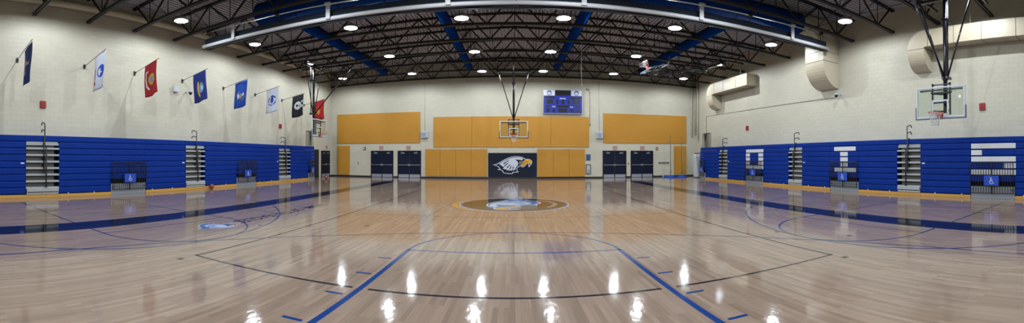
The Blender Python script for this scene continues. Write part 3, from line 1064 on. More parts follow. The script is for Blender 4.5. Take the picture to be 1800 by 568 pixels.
t = thing('hanging_rope', (3.53, 6.22, 5.36), 'thin pale rope hanging from the roof above the scoreboard', 'rope')
MB().tube([(3.53, 6.24, 9.1), (3.54, 6.24, 7.8), (3.52, 6.25, 6.2), (3.54, 6.24, 5.4)], 0.007, 6).build('cord', M_net, t)
MB().tube([(3.54, 6.24, 5.36), (3.54, 6.24, 5.44)], 0.02, 8).build('toggle', M_net, t)
t = thing('notice_board', (5.79, YW, 1.36), 'small blue notice on the far wall above the extinguisher cabinet', 'sign')
MB().bbox(5.60, 5.99, YW - 0.03, YW, 1.34, 1.87, 0.008).build('board', M_plate, t)
MB().box(5.64, 5.95, YW - 0.034, YW - 0.03, 1.38, 1.83).build('poster', mat('notice blue', (0.02, 0.08, 0.22), 0.5, noise=0.4, nscale=14), t)
t = thing('extinguisher_cabinet', (5.79, YW, 0.32), 'grey metal extinguisher cabinet low on the far wall', 'cabinet')
MB().bbox(5.60, 5.99, YW - 0.08, YW, 0.32, 1.08, 0.008).build('frame', M_dgrey, t)
MB().box(5.65, 5.94, YW - 0.085, YW - 0.08, 0.38, 1.02).build('door', M_grey, t)
MB().tube([(5.80, YW - 0.10, 0.50), (5.80, YW - 0.10, 0.80), (5.80, YW - 0.10, 0.86), (5.80, YW - 0.10, 0.9)], [0.045, 0.045, 0.03, 0.015], 10).build('extinguisher', M_white, t)
for x, lab in ((-8.68, 'between the left double doors'), (9.04, 'between the right double doors'), (-12.37, 'left of the left double doors')):
    t = thing('light_switch', (x, YW, 1.05), 'small dark wall switch ' + lab, 'switch')
    MB().bbox(x - 0.045, x + 0.045, YW - 0.02, YW, 1.03, 1.17, 0.005).build('plate', M_dgrey, t)
    MB().box(x - 0.012, x + 0.012, YW - 0.032, YW - 0.02, 1.08, 1.12).build('toggle', M_white, t)
t = thing('wall_rail', (12.0, YW, 1.1), 'short grey rail fixed to the far wall beside the volleyball posts', 'rail')
MB().bbox(11.56, 12.52, YW - 0.09, YW - 0.05, 1.12, 1.20, 0.01).build('bar', M_dgrey, t)
for bx in (11.6, 12.40):
    MB().box(bx, bx + 0.06, YW - 0.05, YW, 1.12, 1.20).build('bracket', M_dgrey, t)
# cameras
def dome(loc, s, lab, box):
    x, y, z = loc
    t = thing('security_camera', loc, lab, 'camera')
    MB().tube([(x, y, z), (x + s * 0.18, y, z), (x + s * 0.30, y + 0.04, z - 0.02)], 0.03, 8).build('arm', M_box, t)
    MB().lathe([(0.02, -0.13), (0.07, -0.10), (0.09, -0.03), (0.09, 0.0)], (x + s * 0.33, y + 0.04, z - 0.03), 16).build('lens_dome', M_black, t)
    MB().lathe([(0.10, 0.0), (0.10, 0.05), (0.05, 0.08)], (x + s * 0.33, y + 0.04, z - 0.03), 16).build('mount', M_box, t)
    if box:
        MB().bbox(x, x + s * 0.16, y - 0.85, y - 0.58, z - 0.08, z + 0.22, 0.03).build('junction_box', M_box, t)
dome((XL, -0.3, 4.90), 1, 'dark security camera on a white arm between the flags on the left wall', True)
dome((XR, -0.25, 4.80), -1, 'security camera on the right wall under the wide drop duct', False)

# ================================================================== BLEACHERS
def build_bleacher(side, XF, rows_z, aisles, adas, y0, y1, letters, label, tapes):
    """side -1 left, +1 right; XF front plane x"""
    s = side
    inn = -s                       # direction towards the court
    wallx = XL if s < 0 else XR
    t = thing('telescopic_bleacher', ((XF + wallx) / 2, (y0 + y1) / 2, 0), label, 'bleacher')
    N = len(rows_z) - 1
    # spans of full panels
    cuts = sorted([(a, b, 'aisle') for a, b in aisles] + [(a, b, 'ada') for a, b in adas])
    y = y0
    spans = []
    for a, b, kd in cuts:
        spans.append((y, a, 'full'))
        spans.append((a, b, kd))
        y = b
    if y < y1 - 0.05:
        spans.append((y, y1, 'full'))
    def board(mb, a, b, k):
        z0, z1 = rows_z[k] + 0.010, rows_z[k + 1] - 0.004
        xo = XF if k < N - 1 else XF + s * 0.03
        # chamfered nose board: prism in x-z swept in y
        h = z1 - z0
        prof = [(xo + s * 0.018, z0), (xo + s * 0.003, z0 + 0.02), (xo, z0 + 0.05), (xo + s * 0.002, z1 - 0.03), (xo + s * 0.014, z1), (xo + s * 0.20, z1), (xo + s * 0.20, z0)]
        if s < 0:
            prof = prof[::-1]
        mb.prism(prof, lambda u, v, d: (u, d, v), a + 0.004, b - 0.004)
    for (a, b, kd) in spans:
        if kd == 'full':
            mb = MB()
            for k in range(N):
                # split long runs into board lengths
                board(mb, a, b, k)
            pnl = mb.build('seating_panel', M_blue, t)
            mb = MB().bbox(XF + s * 0.02, XF + s * -0.03, a, b, 0.0, rows_z[0] - 0.012, 0.006)
            mb.build('base_board', M_oak, t)
            mb = MB()
            yy = a + 0.35
            while yy < b - 0.1:
                mb.box(XF + s * 0.005, XF - s * 0.012, yy, yy + 0.04, rows_z[0] - 0.02, rows_z[0] + 0.03)
                yy += 1.15
            build_islands(mb, 'clip', M_white, t)
        elif kd == 'ada':
            mb = MB()
            for k in range(2, N):
                board(mb, a, b, k)
            mb.build('upper_seating_panel', M_blue, t)
            MB().bbox(XF - s * 0.005, XF + s * 0.03, a + 0.01, b - 0.01, 0.0, 0.46, 0.005).build('kick_panel', M_kick, t)
            # guard fence: two gates
            xr = XF - s * 0.09
            rl = None
            m_ = (a + b) / 2
            halves = ((a + 0.04, m_ - 0.01), (m_ + 0.01, b - 0.04)) if b - a > 1.2 else ((a + 0.04, b - 0.04),)
            mb = MB()
            for (p0, p1) in halves:
                r_ = 0.09
                zt_, zb_ = 1.37, 0.20
                path = [(xr, p0, zb_)] + [(xr, p0 + r_ - r_ * math.cos(q), zt_ - r_ + r_ * math.sin(q)) for q in [PI / 2 * i / 5 for i in range(6)]] + \
                       [(xr, p1 - r_ + r_ * math.sin(q), zt_ - r_ + r_ * math.cos(q)) for q in [PI / 2 * i / 5 for i in range(6)]] + [(xr, p1, zb_)]
                mb.tube(path, 0.018, 6)
                mb.tube([(xr, p0, zb_ + 0.02), (xr, p1, zb_ + 0.02)], 0.016, 6)
                nb = max(3, int(round((p1 - p0) / 0.105)))
                for i in range(1, nb):
                    yy = p0 + (p1 - p0) * i / nb
                    mb.tube([(xr, yy, zb_ + 0.02), (xr, yy, zt_)], 0.014, 5)
            for yy in (a + 0.10, b - 0.10):
                mb.bar((xr, yy, 0.9), (XF + s * 0.02, yy, 0.9), 0.03, 0.03)
                mb.bar((xr, yy, 0.35), (XF, yy, 0.35), 0.03, 0.03)
            rl = mb.build('safety_rail', M_black, t)
            ys = (a + b) / 2
            sw = 0.285 if b - a > 1.2 else 0.22
            xs_ = xr - s * 0.025
            sg = MB().bbox(xs_, xs_ - s * 0.012, ys - sw, ys + sw, 0.50, 0.87, 0.004).build('wheelchair_sign', M_signblue, rl)
            fx = xs_ - s * 0.012
            sgn = -s * -1.0
            # u to the viewer's right: for the left bank +y is right, for the right bank -y is right
            ur = 1 if s < 0 else -1
            F = lambda u, v, d: (fx - s * d, ys + ur * u, 0.685 + v)
            mb = MB()
            def stroke(p0, p1, wd):
                dx, dy = p1[0] - p0[0], p1[1] - p0[1]
                l = math.hypot(dx, dy)
                nx, ny = -dy / l * wd / 2, dx / l * wd / 2
                mb.prism([(p0[0] + nx, p0[1] + ny), (p0[0] - nx, p0[1] - ny), (p1[0] - nx, p1[1] - ny), (p1[0] + nx, p1[1] + ny)], F, 0, 0.003)
            rr = []
            for i in range(17):
                an = math.radians(115 + 265 * i / 16 - 5)
                rr.append((math.cos(an), math.sin(an)))
            for i in range(16):
                c0, c1 = rr[i], rr[i + 1]
                mb.prism([(0.0 + c0[0] * 0.075, -0.045 + c0[1] * 0.075), (c1[0] * 0.075, -0.045 + c1[1] * 0.075), (c1[0] * 0.055, -0.045 + c1[1] * 0.055), (c0[0] * 0.055, -0.045 + c0[1] * 0.055)], F, 0, 0.003)
            mb.prism([(-0.018 + 0.022 * math.cos(q), 0.105 + 0.022 * math.sin(q)) for q in [2 * PI * i / 10 for i in range(10)]], F, 0, 0.003)
            stroke((-0.018, 0.085), (-0.012, -0.02), 0.026)
            stroke((-0.015, 0.035), (0.05, 0.035), 0.018)
            stroke((-0.012, -0.018), (0.055, -0.018), 0.022)
            stroke((0.05, -0.018), (0.085, -0.09), 0.022)
            stroke((0.08, -0.085), (0.11, -0.075), 0.018)
            mb.build('wheelchair_symbol', M_white, sg)
        else:
            # aisle: nosings, risers, bottom step
            mb = MB()
            pz = rows_z
            for k in range(1, N - 1):
                zz = pz[k + 1] - 0.215 if False else pz[k] + 0.262
            for k in range(N - 2):
                zn = rows_z[k + 1] + 0.03
                mb.bbox(XF + s * 0.0, XF + s * 0.24, a + 0.02, b - 0.02, zn - 0.075, zn, 0.008)
            build_islands(mb, 'step_nosing', M_grey, t)
            mb = MB()
            for k in range(1, N - 1):
                mb.box(XF + s * 0.14, XF + s * 0.16, a + 0.02, b - 0.02 - 0.12 * (b - a), rows_z[k], rows_z[k + 1])
            build_islands(mb, 'riser', M_dgrey, t)
            # top plate
            mb = MB()
            prof = [(a + 0.02, rows_z[N - 1] - 0.13), (b - 0.02, rows_z[N - 1] - 0.13), (b - 0.02, rows_z[N - 1] - 0.05), (b - 0.12, rows_z[N - 1] + 0.03), (a + 0.02, rows_z[N - 1] + 0.03)]
            mb.prism(prof, lambda u, v, d: (d, u, v), XF + s * 0.06, XF + s * 0.10)
            mb.build('top_step_plate', M_grey, t)
            mb = MB()
            board(mb, a, b, N - 1)
            mb.build('back_rest_board', M_blue, t)
            # blue side cheeks
            MB().box(XF, XF + s * 0.2, a, a + 0.02, 0.13, rows_z[N - 1]).build('side_cheek', M_blue, t)
            MB().box(XF, XF + s * 0.2, b - 0.02, b, 0.13, rows_z[N - 1]).build('side_cheek', M_blue, t)
            # bottom step, protruding
            mb = MB()
            mb.bbox(XF + s * 0.1, XF - s * 0.06, a + 0.05, b - 0.05, 0.235, 0.375, 0.01)
            mb.build('bottom_step', M_grey, t)
            mb = MB()
            mb.bbox(XF + s * 0.1, XF - s * 0.03, a + 0.05, b - 0.05, 0.135, 0.205, 0.008)
            for yy in (a + 0.06, (a + b) / 2, b - 0.08):
                mb.box(XF - s * 0.045, XF - s * 0.03, yy - 0.012, yy + 0.012, 0.12, 0.33)
            mb.build('step_frame', M_grey, t)
            MB().bbox(XF + s * 0.02, XF + s * -0.03, a, b, 0.0, rows_z[0] - 0.012, 0.006).build('base_board', M_oak, t)
            # handrails
            ym = (a + b) / 2 + 0.08
            sets = [(0.03, ym, 2.84, 1.43, 0.28), (-0.035, ym - 0.05, 2.28, 1.18, 0.26), (-0.03, ym + 0.05, 1.90, 0.42, 0.26), (-0.035, ym - 0.04, 1.45, 0.95, 0.24)]
            for (dx, yy, ztop, zbot, gap) in sets:
                mb = MB()
                xp = XF + s * dx
                hk = 1.0 if ztop > 2.5 else 0.5
                for zz in (ztop, ztop - gap):
                    path = [(xp, yy, zz - 0.14), (xp, yy, zz - 0.04), (xp + s * 0.03, yy, zz), (xp + s * 0.26 * hk, yy, zz + 0.06), (xp + s * 0.33 * hk, yy, zz + 0.03), (xp + s * 0.35 * hk, yy, zz - 0.05)]
                    mb.tube(path, 0.021, 8)
                mb.tube([(xp, yy, zbot), (xp, yy, ztop - 0.04)], 0.023, 8)
                mb.tube([(xp, yy, zbot - 0.01), (xp, yy, zbot + 0.03)], 0.05, 8)
                mb.build('handrail', M_black, t)
    # understructure (dark) closing the recesses
    MB().box(XF + s * 0.26, wallx - s * 0.02, y0, y1, 0.0, rows_z[N] - 0.25).build('understructure', M_void, t)
    MB().box(XF + s * 0.2, wallx - s * 0.02, y0, y1, rows_z[N] - 0.05, rows_z[N] - 0.01).build('top_deck', M_blue, t)
    for (yy) in tapes:
        MB().box(XF - s * 0.003, XF + s * 0.004, yy - 0.07, yy + 0.07, 1.295, 1.345).build('number_plate', M_white, t)
    for (nm, cells) in letters:
        mb = MB()
        for (k, ya, yb) in cells:
            mb.box(XF - s * 0.003, XF + s * 0.012, ya, yb, rows_z[k] + 0.035, rows_z[k + 1] - 0.022)
        o = mb.build('painted_letter', M_white, t)
        o['label'] = nm
    return t
zl = [0.14 + i * 0.2490 for i in range(9)] + [2.375]
zr = [0.135 + i * 0.2435 for i in range(9)] + [2.31]
build_bleacher(-1, -13.83, zl, [(-8.93, -7.54), (-1.13, 0.2), (6.65, 8.03)], [(-5.24, -3.47), (2.6, 4.32), (10.34, 11.25)], -12.6, 11.25, [], 'blue closed telescopic bleachers along the left wall under the flags', [-9.05, -1.27, 6.5])
# right letters: row index 7 = eighth row
k8, k7, k6, k5, k4 = 7, 6, 5, 4, 3
LO = [(k8, 4.47, 6.24), (k7, 5.84, 6.26), (k6, 5.84, 6.26), (k7, 4.50, 4.97), (k6, 4.50, 4.97), (k5, 5.84, 6.26), (k5, 4.50, 4.97), (k4, 4.50, 6.26)]
LI = [(k8, -2.36, -1.05), (k7, -1.89, -1.43), (k6, -1.89, -1.43), (k5, -1.89, -1.43), (k4, -2.36, -1.05)]
LS = [(k8, -9.65, -7.91), (k7, -8.34, -7.91), (k6, -9.65, -7.91), (k5, -9.65, -9.20), (k4, -9.65, -7.91)]
build_bleacher(1, 13.52, zr, [(-5.73, -4.57), (1.17, 2.29), (8.41, 9.56)], [(-9.61, -7.88), (-2.52, -0.79), (4.53, 6.28), (11.49, 12.3)], -12.6, 12.3, [('white block letter O across five rows', LO), ('white block letter I across five rows', LI), ('white block letter S across five rows', LS)], 'blue closed telescopic bleachers with white block letters along the right wall', [-5.84, 1.05, 8.3])

# stored guard rails standing on bleacher ends
def stored_rails(x, y0, y1, z0, z1, lab, lean, s):
    t = thing('stored_guard_rails', (x, (y0 + y1) / 2, z0), lab, 'railing')
    for i in range(4):
        off = i * 0.10
        h = z1 - z0 - 0.02 * i
        ya, yb = y0 + 0.05 * i + lean * off, y1 - 0.28 * i + lean * off * 0.5
        if yb - ya < 0.3: yb = ya + 0.3
        xx = x + s * off * 0.5
        mb = MB()
        r_ = 0.08
        path = [(xx, ya, z0)] + [(xx, ya + r_ - r_ * math.cos(q), z0 + h - r_ + r_ * math.sin(q)) for q in [PI / 2 * j / 4 for j in range(5)]] + \
               [(xx, yb - r_ + r_ * math.sin(q), z0 + h - r_ + r_ * math.cos(q)) for q in [PI / 2 * j / 4 for j in range(5)]] + [(xx, yb + 0.08, z0)]
        mb.tube(path, 0.018, 6)
        nb = max(2, int((yb - ya) / 0.12))
        for q in range(1, nb):
            yy = ya + (yb - ya) * q / nb
            mb.tube([(xx, yy, z0), (xx, yy, z0 + h)], 0.011, 5)
        mb.build('rail_frame', M_black, t)
stored_rails(-13.98, 10.25, 11.2, 2.38, 3.48, 'black guard rails stored on the far end of the left bleachers', 0.0, 1)
stored_rails(13.70, 11.0, 12.2, 2.315, 3.36, 'black guard rails stored on the far end of the right bleachers', 0.0, -1)

# ================================================================== BASKETBALL HOOPS
def hoop(loc, rz, label, padm, swing=0.0, forward=True, arm=True):
    """board faces local -Y; origin on the floor below the glass"""
    t = thing('basketball_hoop', loc, label, 'basketball hoop')
    t['_o'] = [0, 0, 0]
    t.rotation_euler = (0, 0, rz)
    PV = Vector((0, 0.42, 7.45))
    mz = zb(loc[0]) - 0.095
    M = Matrix.Translation(PV) @ Matrix.Rotation(-swing, 4, 'X') @ Matrix.Translation(-PV)
    def B(mb, name, m, parent=None):
        return mb.xf(M).build(name, m, parent if parent is not None else t)
    zb0, zb1, hw = 2.90, 3.97, 0.915
    # mast
    mb = MB()
    mb.tube([(0, 0.42, 3.05), (0, 0.42, 7.45)], 0.075, 12)
    mb.tube([(0, 0.62, 4.4), (0, 0.62, 7.45)], 0.03, 8)
    for z in (4.35, 6.5):
        mb.bbox(-0.12, 0.12, 0.33, 0.68, z - 0.05, z + 0.05, 0.01)
    B(mb, 'mast', M_hoopblack)
    # board
    mb = MB()
    fw = 0.055
    mb.bbox(-hw, hw, -0.015, 0.03, zb0, zb0 + fw, 0.006)
    mb.bbox(-hw, hw, -0.015, 0.03, zb1 - fw, zb1, 0.006)
    mb.bbox(-hw, -hw + fw, -0.015, 0.03, zb0 + fw, zb1 - fw, 0.006)
    mb.bbox(hw - fw, hw, -0.015, 0.03, zb0 + fw, zb1 - fw, 0.006)
    bb = B(mb, 'backboard', M_frame)
    B(MB().box(-hw + fw, hw - fw, 0.0, 0.012, zb0 + fw, zb1 - fw), 'glass', M_glass, bb)
    mb = MB()
    for q in ((-0.305, 0.305, 3.46, 3.51), (-0.305, -0.255, 3.02, 3.46), (0.255, 0.305, 3.02, 3.46), (-0.305, 0.305, 3.0, 3.04)):
        mb.box(q[0], q[1], -0.004, 0.0, q[2], q[3])
    B(mb, 'target_square', M_frame, bb)
    mb = MB()
    mb.bbox(-hw - 0.03, hw + 0.03, -0.035, 0.05, zb0 - 0.05, zb0 + 0.005, 0.015)
    for s in (-1, 1):
        mb.bbox(s * (hw - 0.01), s * (hw + 0.035), -0.035, 0.05, zb0 - 0.04, zb0 + 0.40, 0.012)
    B(mb, 'edge_padding', padm, bb)
    # rear support
    mb = MB()
    for s in (-1, 1):
        mb.bbox(s * 0.33 - 0.025, s * 0.33 + 0.025, 0.06, 0.12, 3.0, 4.05, 0.006)
        mb.bar((s * 0.33, 0.09, 3.75), (0, 0.42, 3.75), 0.05, 0.05)
        mb.bar((s * 0.33, 0.09, 3.15), (0, 0.42, 3.15), 0.05, 0.05)
        mb.tube([(s * 0.33, 0.09, 4.05), (s * 0.30, 0.09, 4.08)], 0.05, 8)
    mb.bbox(-0.80, 0.80, 0.035, 0.075, 3.83, 3.89, 0.006)
    mb.bbox(-0.40, 0.40, 0.06, 0.11, 3.74, 3.80, 0.006)
    mb.bbox(-0.28, 0.28, 0.06, 0.10, 3.40, 3.45, 0.006)
    mb.bbox(-0.36, 0.36, 0.07, 0.11, 4.03, 4.07, 0.006)
    B(mb, 'support_frame', M_hoopblack)
    # rim
    mb = MB()
    rc = -0.15 - 0.2286
    mb.tube([(0.2286 * math.cos(a), rc + 0.2286 * math.sin(a), 3.05) for a in [2 * PI * i / 28 for i in range(28)]], 0.012, 8, closed=True)
    mb.bbox(-0.10, 0.10, -0.16, -0.02, 2.99, 3.055, 0.008)
    mb.bbox(-0.12, 0.12, -0.03, 0.0, 2.90, 3.07, 0.006)
    for s in (-1, 1):
        mb.tube([(s * 0.10, -0.05, 2.94), (s * 0.16, rc + 0.17, 3.04)], 0.009, 6)
    for i in range(12):
        a = 2 * PI * i / 12
        mb.tube([(0.2286 * math.cos(a), rc + 0.2286 * math.sin(a), 3.045), (0.215 * math.cos(a), rc + 0.215 * math.sin(a), 3.025)], 0.006, 5)
    rim = B(mb, 'rim', M_orange)
    # net
    mb = MB()
    lv = [(0.225, 3.03), (0.20, 2.95), (0.165, 2.86), (0.14, 2.77), (0.125, 2.68), (0.13, 2.60)]
    K = 12
    for j in range(len(lv) - 1):
        for i in range(K):
            for dr in (-0.5, 0.5):
                a = 2 * PI * (i + 0.5 * (j % 2)) / K
                b = a + 2 * PI * dr / K
                mb.tube([(lv[j][0] * math.cos(a), rc + lv[j][0] * math.sin(a), lv[j][1]), (lv[j + 1][0] * math.cos(b), rc + lv[j + 1][0] * math.sin(b), lv[j + 1][1])], 0.0065, 4, cap=False)
    B(mb, 'net', M_net, rim)
    # braces
    if swing == 0.0:
        for s, nm in ((-1, 'left'), (1, 'right')):
            MB().tube([(s * 0.06, 0.42, 4.25), (s * 1.0, 0.42, 7.35)], 0.032, 8).build('brace', M_hoopblack, t)
        if forward:
            MB().tube([(0, 0.38, 4.3), (0, -2.3, 7.2)], 0.038, 8).build('brace', M_hoopblack, t)
        if arm:
            MB().bbox(-1.15, 1.15, 0.34, 0.50, 7.30, 7.40, 0.01).build('top_bar', M_hoopblack, t)
    else:
        mb = MB()
        for s in (-1, 1):
            mb.tube([(s * 0.06, 0.42, 4.4), (s * 0.7, 0.42, 7.2)], 0.03, 8)
        B(mb, 'brace', M_hoopblack)
        mb = MB()
        mb.bbox(-1.15, 1.15, 0.34, 0.50, 7.38, 7.50, 0.01)
        mb.build('top_bar', M_hoopblack, t)
        mb = MB()
        mb.tube([(0, -2.6, 7.75), (0, -2.75, 7.05)], 0.012, 6)
        mb.build('hoist_cable', M_steel, t)
    mb = MB()
    for s in (-1, 1):
        mb.bar((s * 1.05, 0.42 - 1.5, mz), (s * 1.05, 0.42 + 1.5, mz), 0.06, 0.10)
        mb.bbox(s * 1.05 - 0.05, s * 1.05 + 0.05, 0.36, 0.48, 7.30, mz, 0.01)
    mb.bbox(-0.16, 0.16, 0.26, 0.58, 7.36, 7.52, 0.01)
    mb.build('roof_mount', M_hoopblack, t)
    return t
hoop((0.06, 11.50, 0), 0, 'ceiling hung basketball hoop with navy padding in front of the far wall', M_padblue, forward=True)
hoop((11.60, -7.58, 0), -PI / 2, 'ceiling hung glass basketball hoop with grey padding on the near right', M_pad)
hoop((-11.6, 7.85, 0), PI / 2, 'ceiling hung basketball hoop near the far left corner beside the flags', M_pad)
hoop((11.66, 7.65, 0), -PI / 2, 'basketball hoop folded up under the roof on the far right', M_pad, swing=math.radians(75.5))

# ================================================================== FLAGS
def cloth(x_in, x_out, y, zfun, drop, seed):
    """flag hanging from the pole between x_in and x_out, small folds"""
    rnd = random.Random(seed)
    ph = rnd.random() * 6
    mb = MB()
    nu, nv = 14, 14
    def P(i, j, off):
        u, v = i / nu, j / nv
        x = x_in + (x_out - x_in) * u
        z = zfun(x) - 0.02 - drop * v - 0.10 * v * math.sin(PI * u) * 0.3
        yy = y + (0.045 * math.sin(u * 7 + ph + v * 1.3) * (0.25 + v) + 0.03 * math.sin(v * 4 + ph)) * 0.9
        x += 0.05 * v * math.sin(3 * v + ph)
        return (x, yy + off, z)
    for off in (-0.002, 0.002):
        for j in range(nv + 1):
            for i in range(nu + 1):
                mb.v.append(P(i, j, off))
    S = (nu + 1) * (nv + 1)
    for j in range(nv):
        for i in range(nu):
            a = j * (nu + 1) + i
            mb.face([a, a + 1, a + nu + 2, a + nu + 1], True)
            mb.face([S + a, S + a + nu + 1, S + a + nu + 2, S + a + 1], True)
    rim = [j * (nu + 1) for j in range(nv + 1)] + [nv * (nu + 1) + i for i in range(1, nu + 1)] + [j * (nu + 1) + nu for j in range(nv - 1, -1, -1)] + [i for i in range(nu - 1, 0, -1)]
    for a, b in zip(rim, rim[1:] + rim[:1]):
        mb.face([a, b, S + b, S + a])
    return mb, P, nu, nv
FLAGC = {
    'navy': (0.004, 0.022, 0.14), 'white': (0.62, 0.65, 0.78), 'red': (0.42, 0.012, 0.02), 'navy2': (0.004, 0.018, 0.16),
    'blue': (0.008, 0.07, 0.42), 'black': (0.006, 0.006, 0.012), 'crimson': (0.50, 0.015, 0.02)}
def fm(n): return mat('flag ' + n, FLAGC[n], 0.75)
M_fg = mat('emblem gold', (0.60, 0.38, 0.05), 0.7)
M_fo = mat('emblem tan', (0.45, 0.28, 0.15), 0.7)
M_fw = mat('emblem white', (0.68, 0.68, 0.72), 0.7)
M_fb = mat('emblem blue', (0.01, 0.06, 0.45), 0.7)
M_fn = mat('emblem navy', (0.01, 0.02, 0.15), 0.7)
M_fr = mat('emblem red', (0.45, 0.02, 0.04), 0.7)
M_fl = mat('emblem light blue', (0.15, 0.32, 0.60), 0.7)
def disc(cu, cv, ru, rv, n=14, a0=0, a1=2 * PI):
    return [(cu + ru * math.cos(a0 + (a1 - a0) * i / n), cv + rv * math.sin(a0 + (a1 - a0) * i / n)) for i in range(n)]
def ringseg(cu, cv, r0, r1, a0, a1, n=10, k=0.66):
    o = [(cu + r1 * math.cos(a0 + (a1 - a0) * i / n), cv + k * r1 * math.sin(a0 + (a1 - a0) * i / n)) for i in range(n + 1)]
    i_ = [(cu + r0 * math.cos(a0 + (a1 - a0) * i / n), cv + k * r0 * math.sin(a0 + (a1 - a0) * i / n)) for i in range(n + 1)]
    return o + i_[::-1]
def star(cu, cv, r, k=0.66):
    return [(cu + (r if i % 2 == 0 else r * 0.4) * math.sin(PI * i / 5), cv - k * (r if i % 2 == 0 else r * 0.4) * math.cos(PI * i / 5)) for i in range(10)]
# emblem shapes in flag coordinates: u 0 (wall side) .. 1, v 0 (top) .. 1
EMB = [
    [(M_fo, [(0.28, 0.30), (0.36, 0.42), (0.42, 0.36), (0.50, 0.44), (0.62, 0.42), (0.70, 0.50), (0.58, 0.52), (0.50, 0.50), (0.42, 0.52), (0.40, 0.62), (0.46, 0.72), (0.42, 0.78), (0.34, 0.74), (0.36, 0.62), (0.36, 0.50), (0.26, 0.40)])],
    [(M_fb, disc(0.68, 0.50, 0.26, 0.18, 14)), (M_fw, [(0.56, 0.44), (0.66, 0.41), (0.64, 0.45), (0.58, 0.47)]), (M_fw, [(0.66, 0.52), (0.78, 0.50), (0.76, 0.54), (0.68, 0.56)]), (M_fr, [(0.14, 0.36), (0.26, 0.33), (0.22, 0.46), (0.26, 0.60), (0.22, 0.72), (0.36, 0.82), (0.24, 0.86), (0.14, 0.78), (0.17, 0.62), (0.12, 0.48)])],
    [(M_fg, ringseg(0.56, 0.50, 0.13, 0.26, 0, 2 * PI, 20)), (M_fl, disc(0.55, 0.50, 0.12, 0.09)), (M_fg, [(0.66, 0.40), (0.84, 0.38), (0.80, 0.52), (0.88, 0.60), (0.68, 0.58)]), (M_fw, [(0.14, 0.24), (0.32, 0.20), (0.30, 0.25), (0.20, 0.29), (0.18, 0.48), (0.22, 0.66), (0.36, 0.78), (0.26, 0.80), (0.14, 0.70), (0.10, 0.48)])],
    [(M_fg, [(0.30, 0.30), (0.42, 0.30), (0.38, 0.46), (0.36, 0.58), (0.44, 0.72), (0.52, 0.80), (0.40, 0.84), (0.30, 0.74), (0.24, 0.56), (0.26, 0.42)]), (M_fl, disc(0.60, 0.54, 0.22, 0.17, 16)), (M_fw, [(0.62, 0.44), (0.74, 0.50), (0.72, 0.60), (0.62, 0.62), (0.58, 0.54)]), (M_fg, [(0.54, 0.36), (0.66, 0.34), (0.62, 0.40)])],
    [(M_fw, ringseg(0.52, 0.55, 0.27, 0.29, 0.1, 1.4, 6)), (M_fw, ringseg(0.52, 0.55, 0.27, 0.29, 3.3, 4.4, 6)), (M_fo, disc(0.53, 0.56, 0.10, 0.10)), (M_fw, [(0.26, 0.50), (0.40, 0.44), (0.44, 0.60), (0.34, 0.68)]), (M_fw, [(0.62, 0.48), (0.74, 0.45), (0.76, 0.56), (0.64, 0.60)]), (M_fl, disc(0.53, 0.53, 0.05, 0.04))],
    [(M_fn, ringseg(0.50, 0.50, 0.24, 0.32, 0.2, 1.2, 6)), (M_fn, ringseg(0.50, 0.50, 0.24, 0.32, 1.5, 2.6, 6)), (M_fn, ringseg(0.50, 0.50, 0.24, 0.32, 2.9, 4.0, 6)), (M_fn, ringseg(0.50, 0.50, 0.24, 0.32, 4.3, 5.8, 6)), (M_fb, [(0.40, 0.40), (0.56, 0.34), (0.62, 0.46), (0.60, 0.58), (0.46, 0.62), (0.38, 0.52)]), (M_fn, [(0.48, 0.26), (0.58, 0.28), (0.54, 0.40), (0.46, 0.48)])],
    [(M_fw, disc(0.52, 0.48, 0.30, 0.19, 18)), (fm('black'), [(0.36, 0.44), (0.56, 0.36), (0.62, 0.46), (0.70, 0.52), (0.60, 0.58), (0.46, 0.57), (0.38, 0.52)]), (M_fw, [(0.80, 0.30), (0.97, 0.28), (0.97, 0.36), (0.80, 0.38)]), (M_fw, [(0.82, 0.50), (0.98, 0.50), (0.98, 0.60), (0.82, 0.60)])],
    [(M_fg, star(0.45, 0.52, 0.26)), (M_fg, disc(0.45, 0.60, 0.06, 0.10, 8))],
]
FLAGS = [(-9.0, 'navy', 'navy flag with a tan emblem on a pole, nearest the camera on the left wall'),
         (-6.03, 'white', 'white flag with a blue crest and red ribbon on a wall pole'),
         (-3.45, 'red', 'red flag with a gold round emblem and white ribbon on a wall pole'),
         (-0.54, 'navy2', 'navy flag with a yellow ribbon and light blue disc on a wall pole'),
         (2.51, 'blue', 'bright blue flag with a pale crest on a wall pole'),
         (5.41, 'white', 'white flag with a small navy ring emblem on a wall pole'),
         (8.36, 'black', 'black flag with a white disc on a wall pole'),
         (11.3, 'crimson', 'red flag with a gold star farthest along the left wall behind the hoop')]
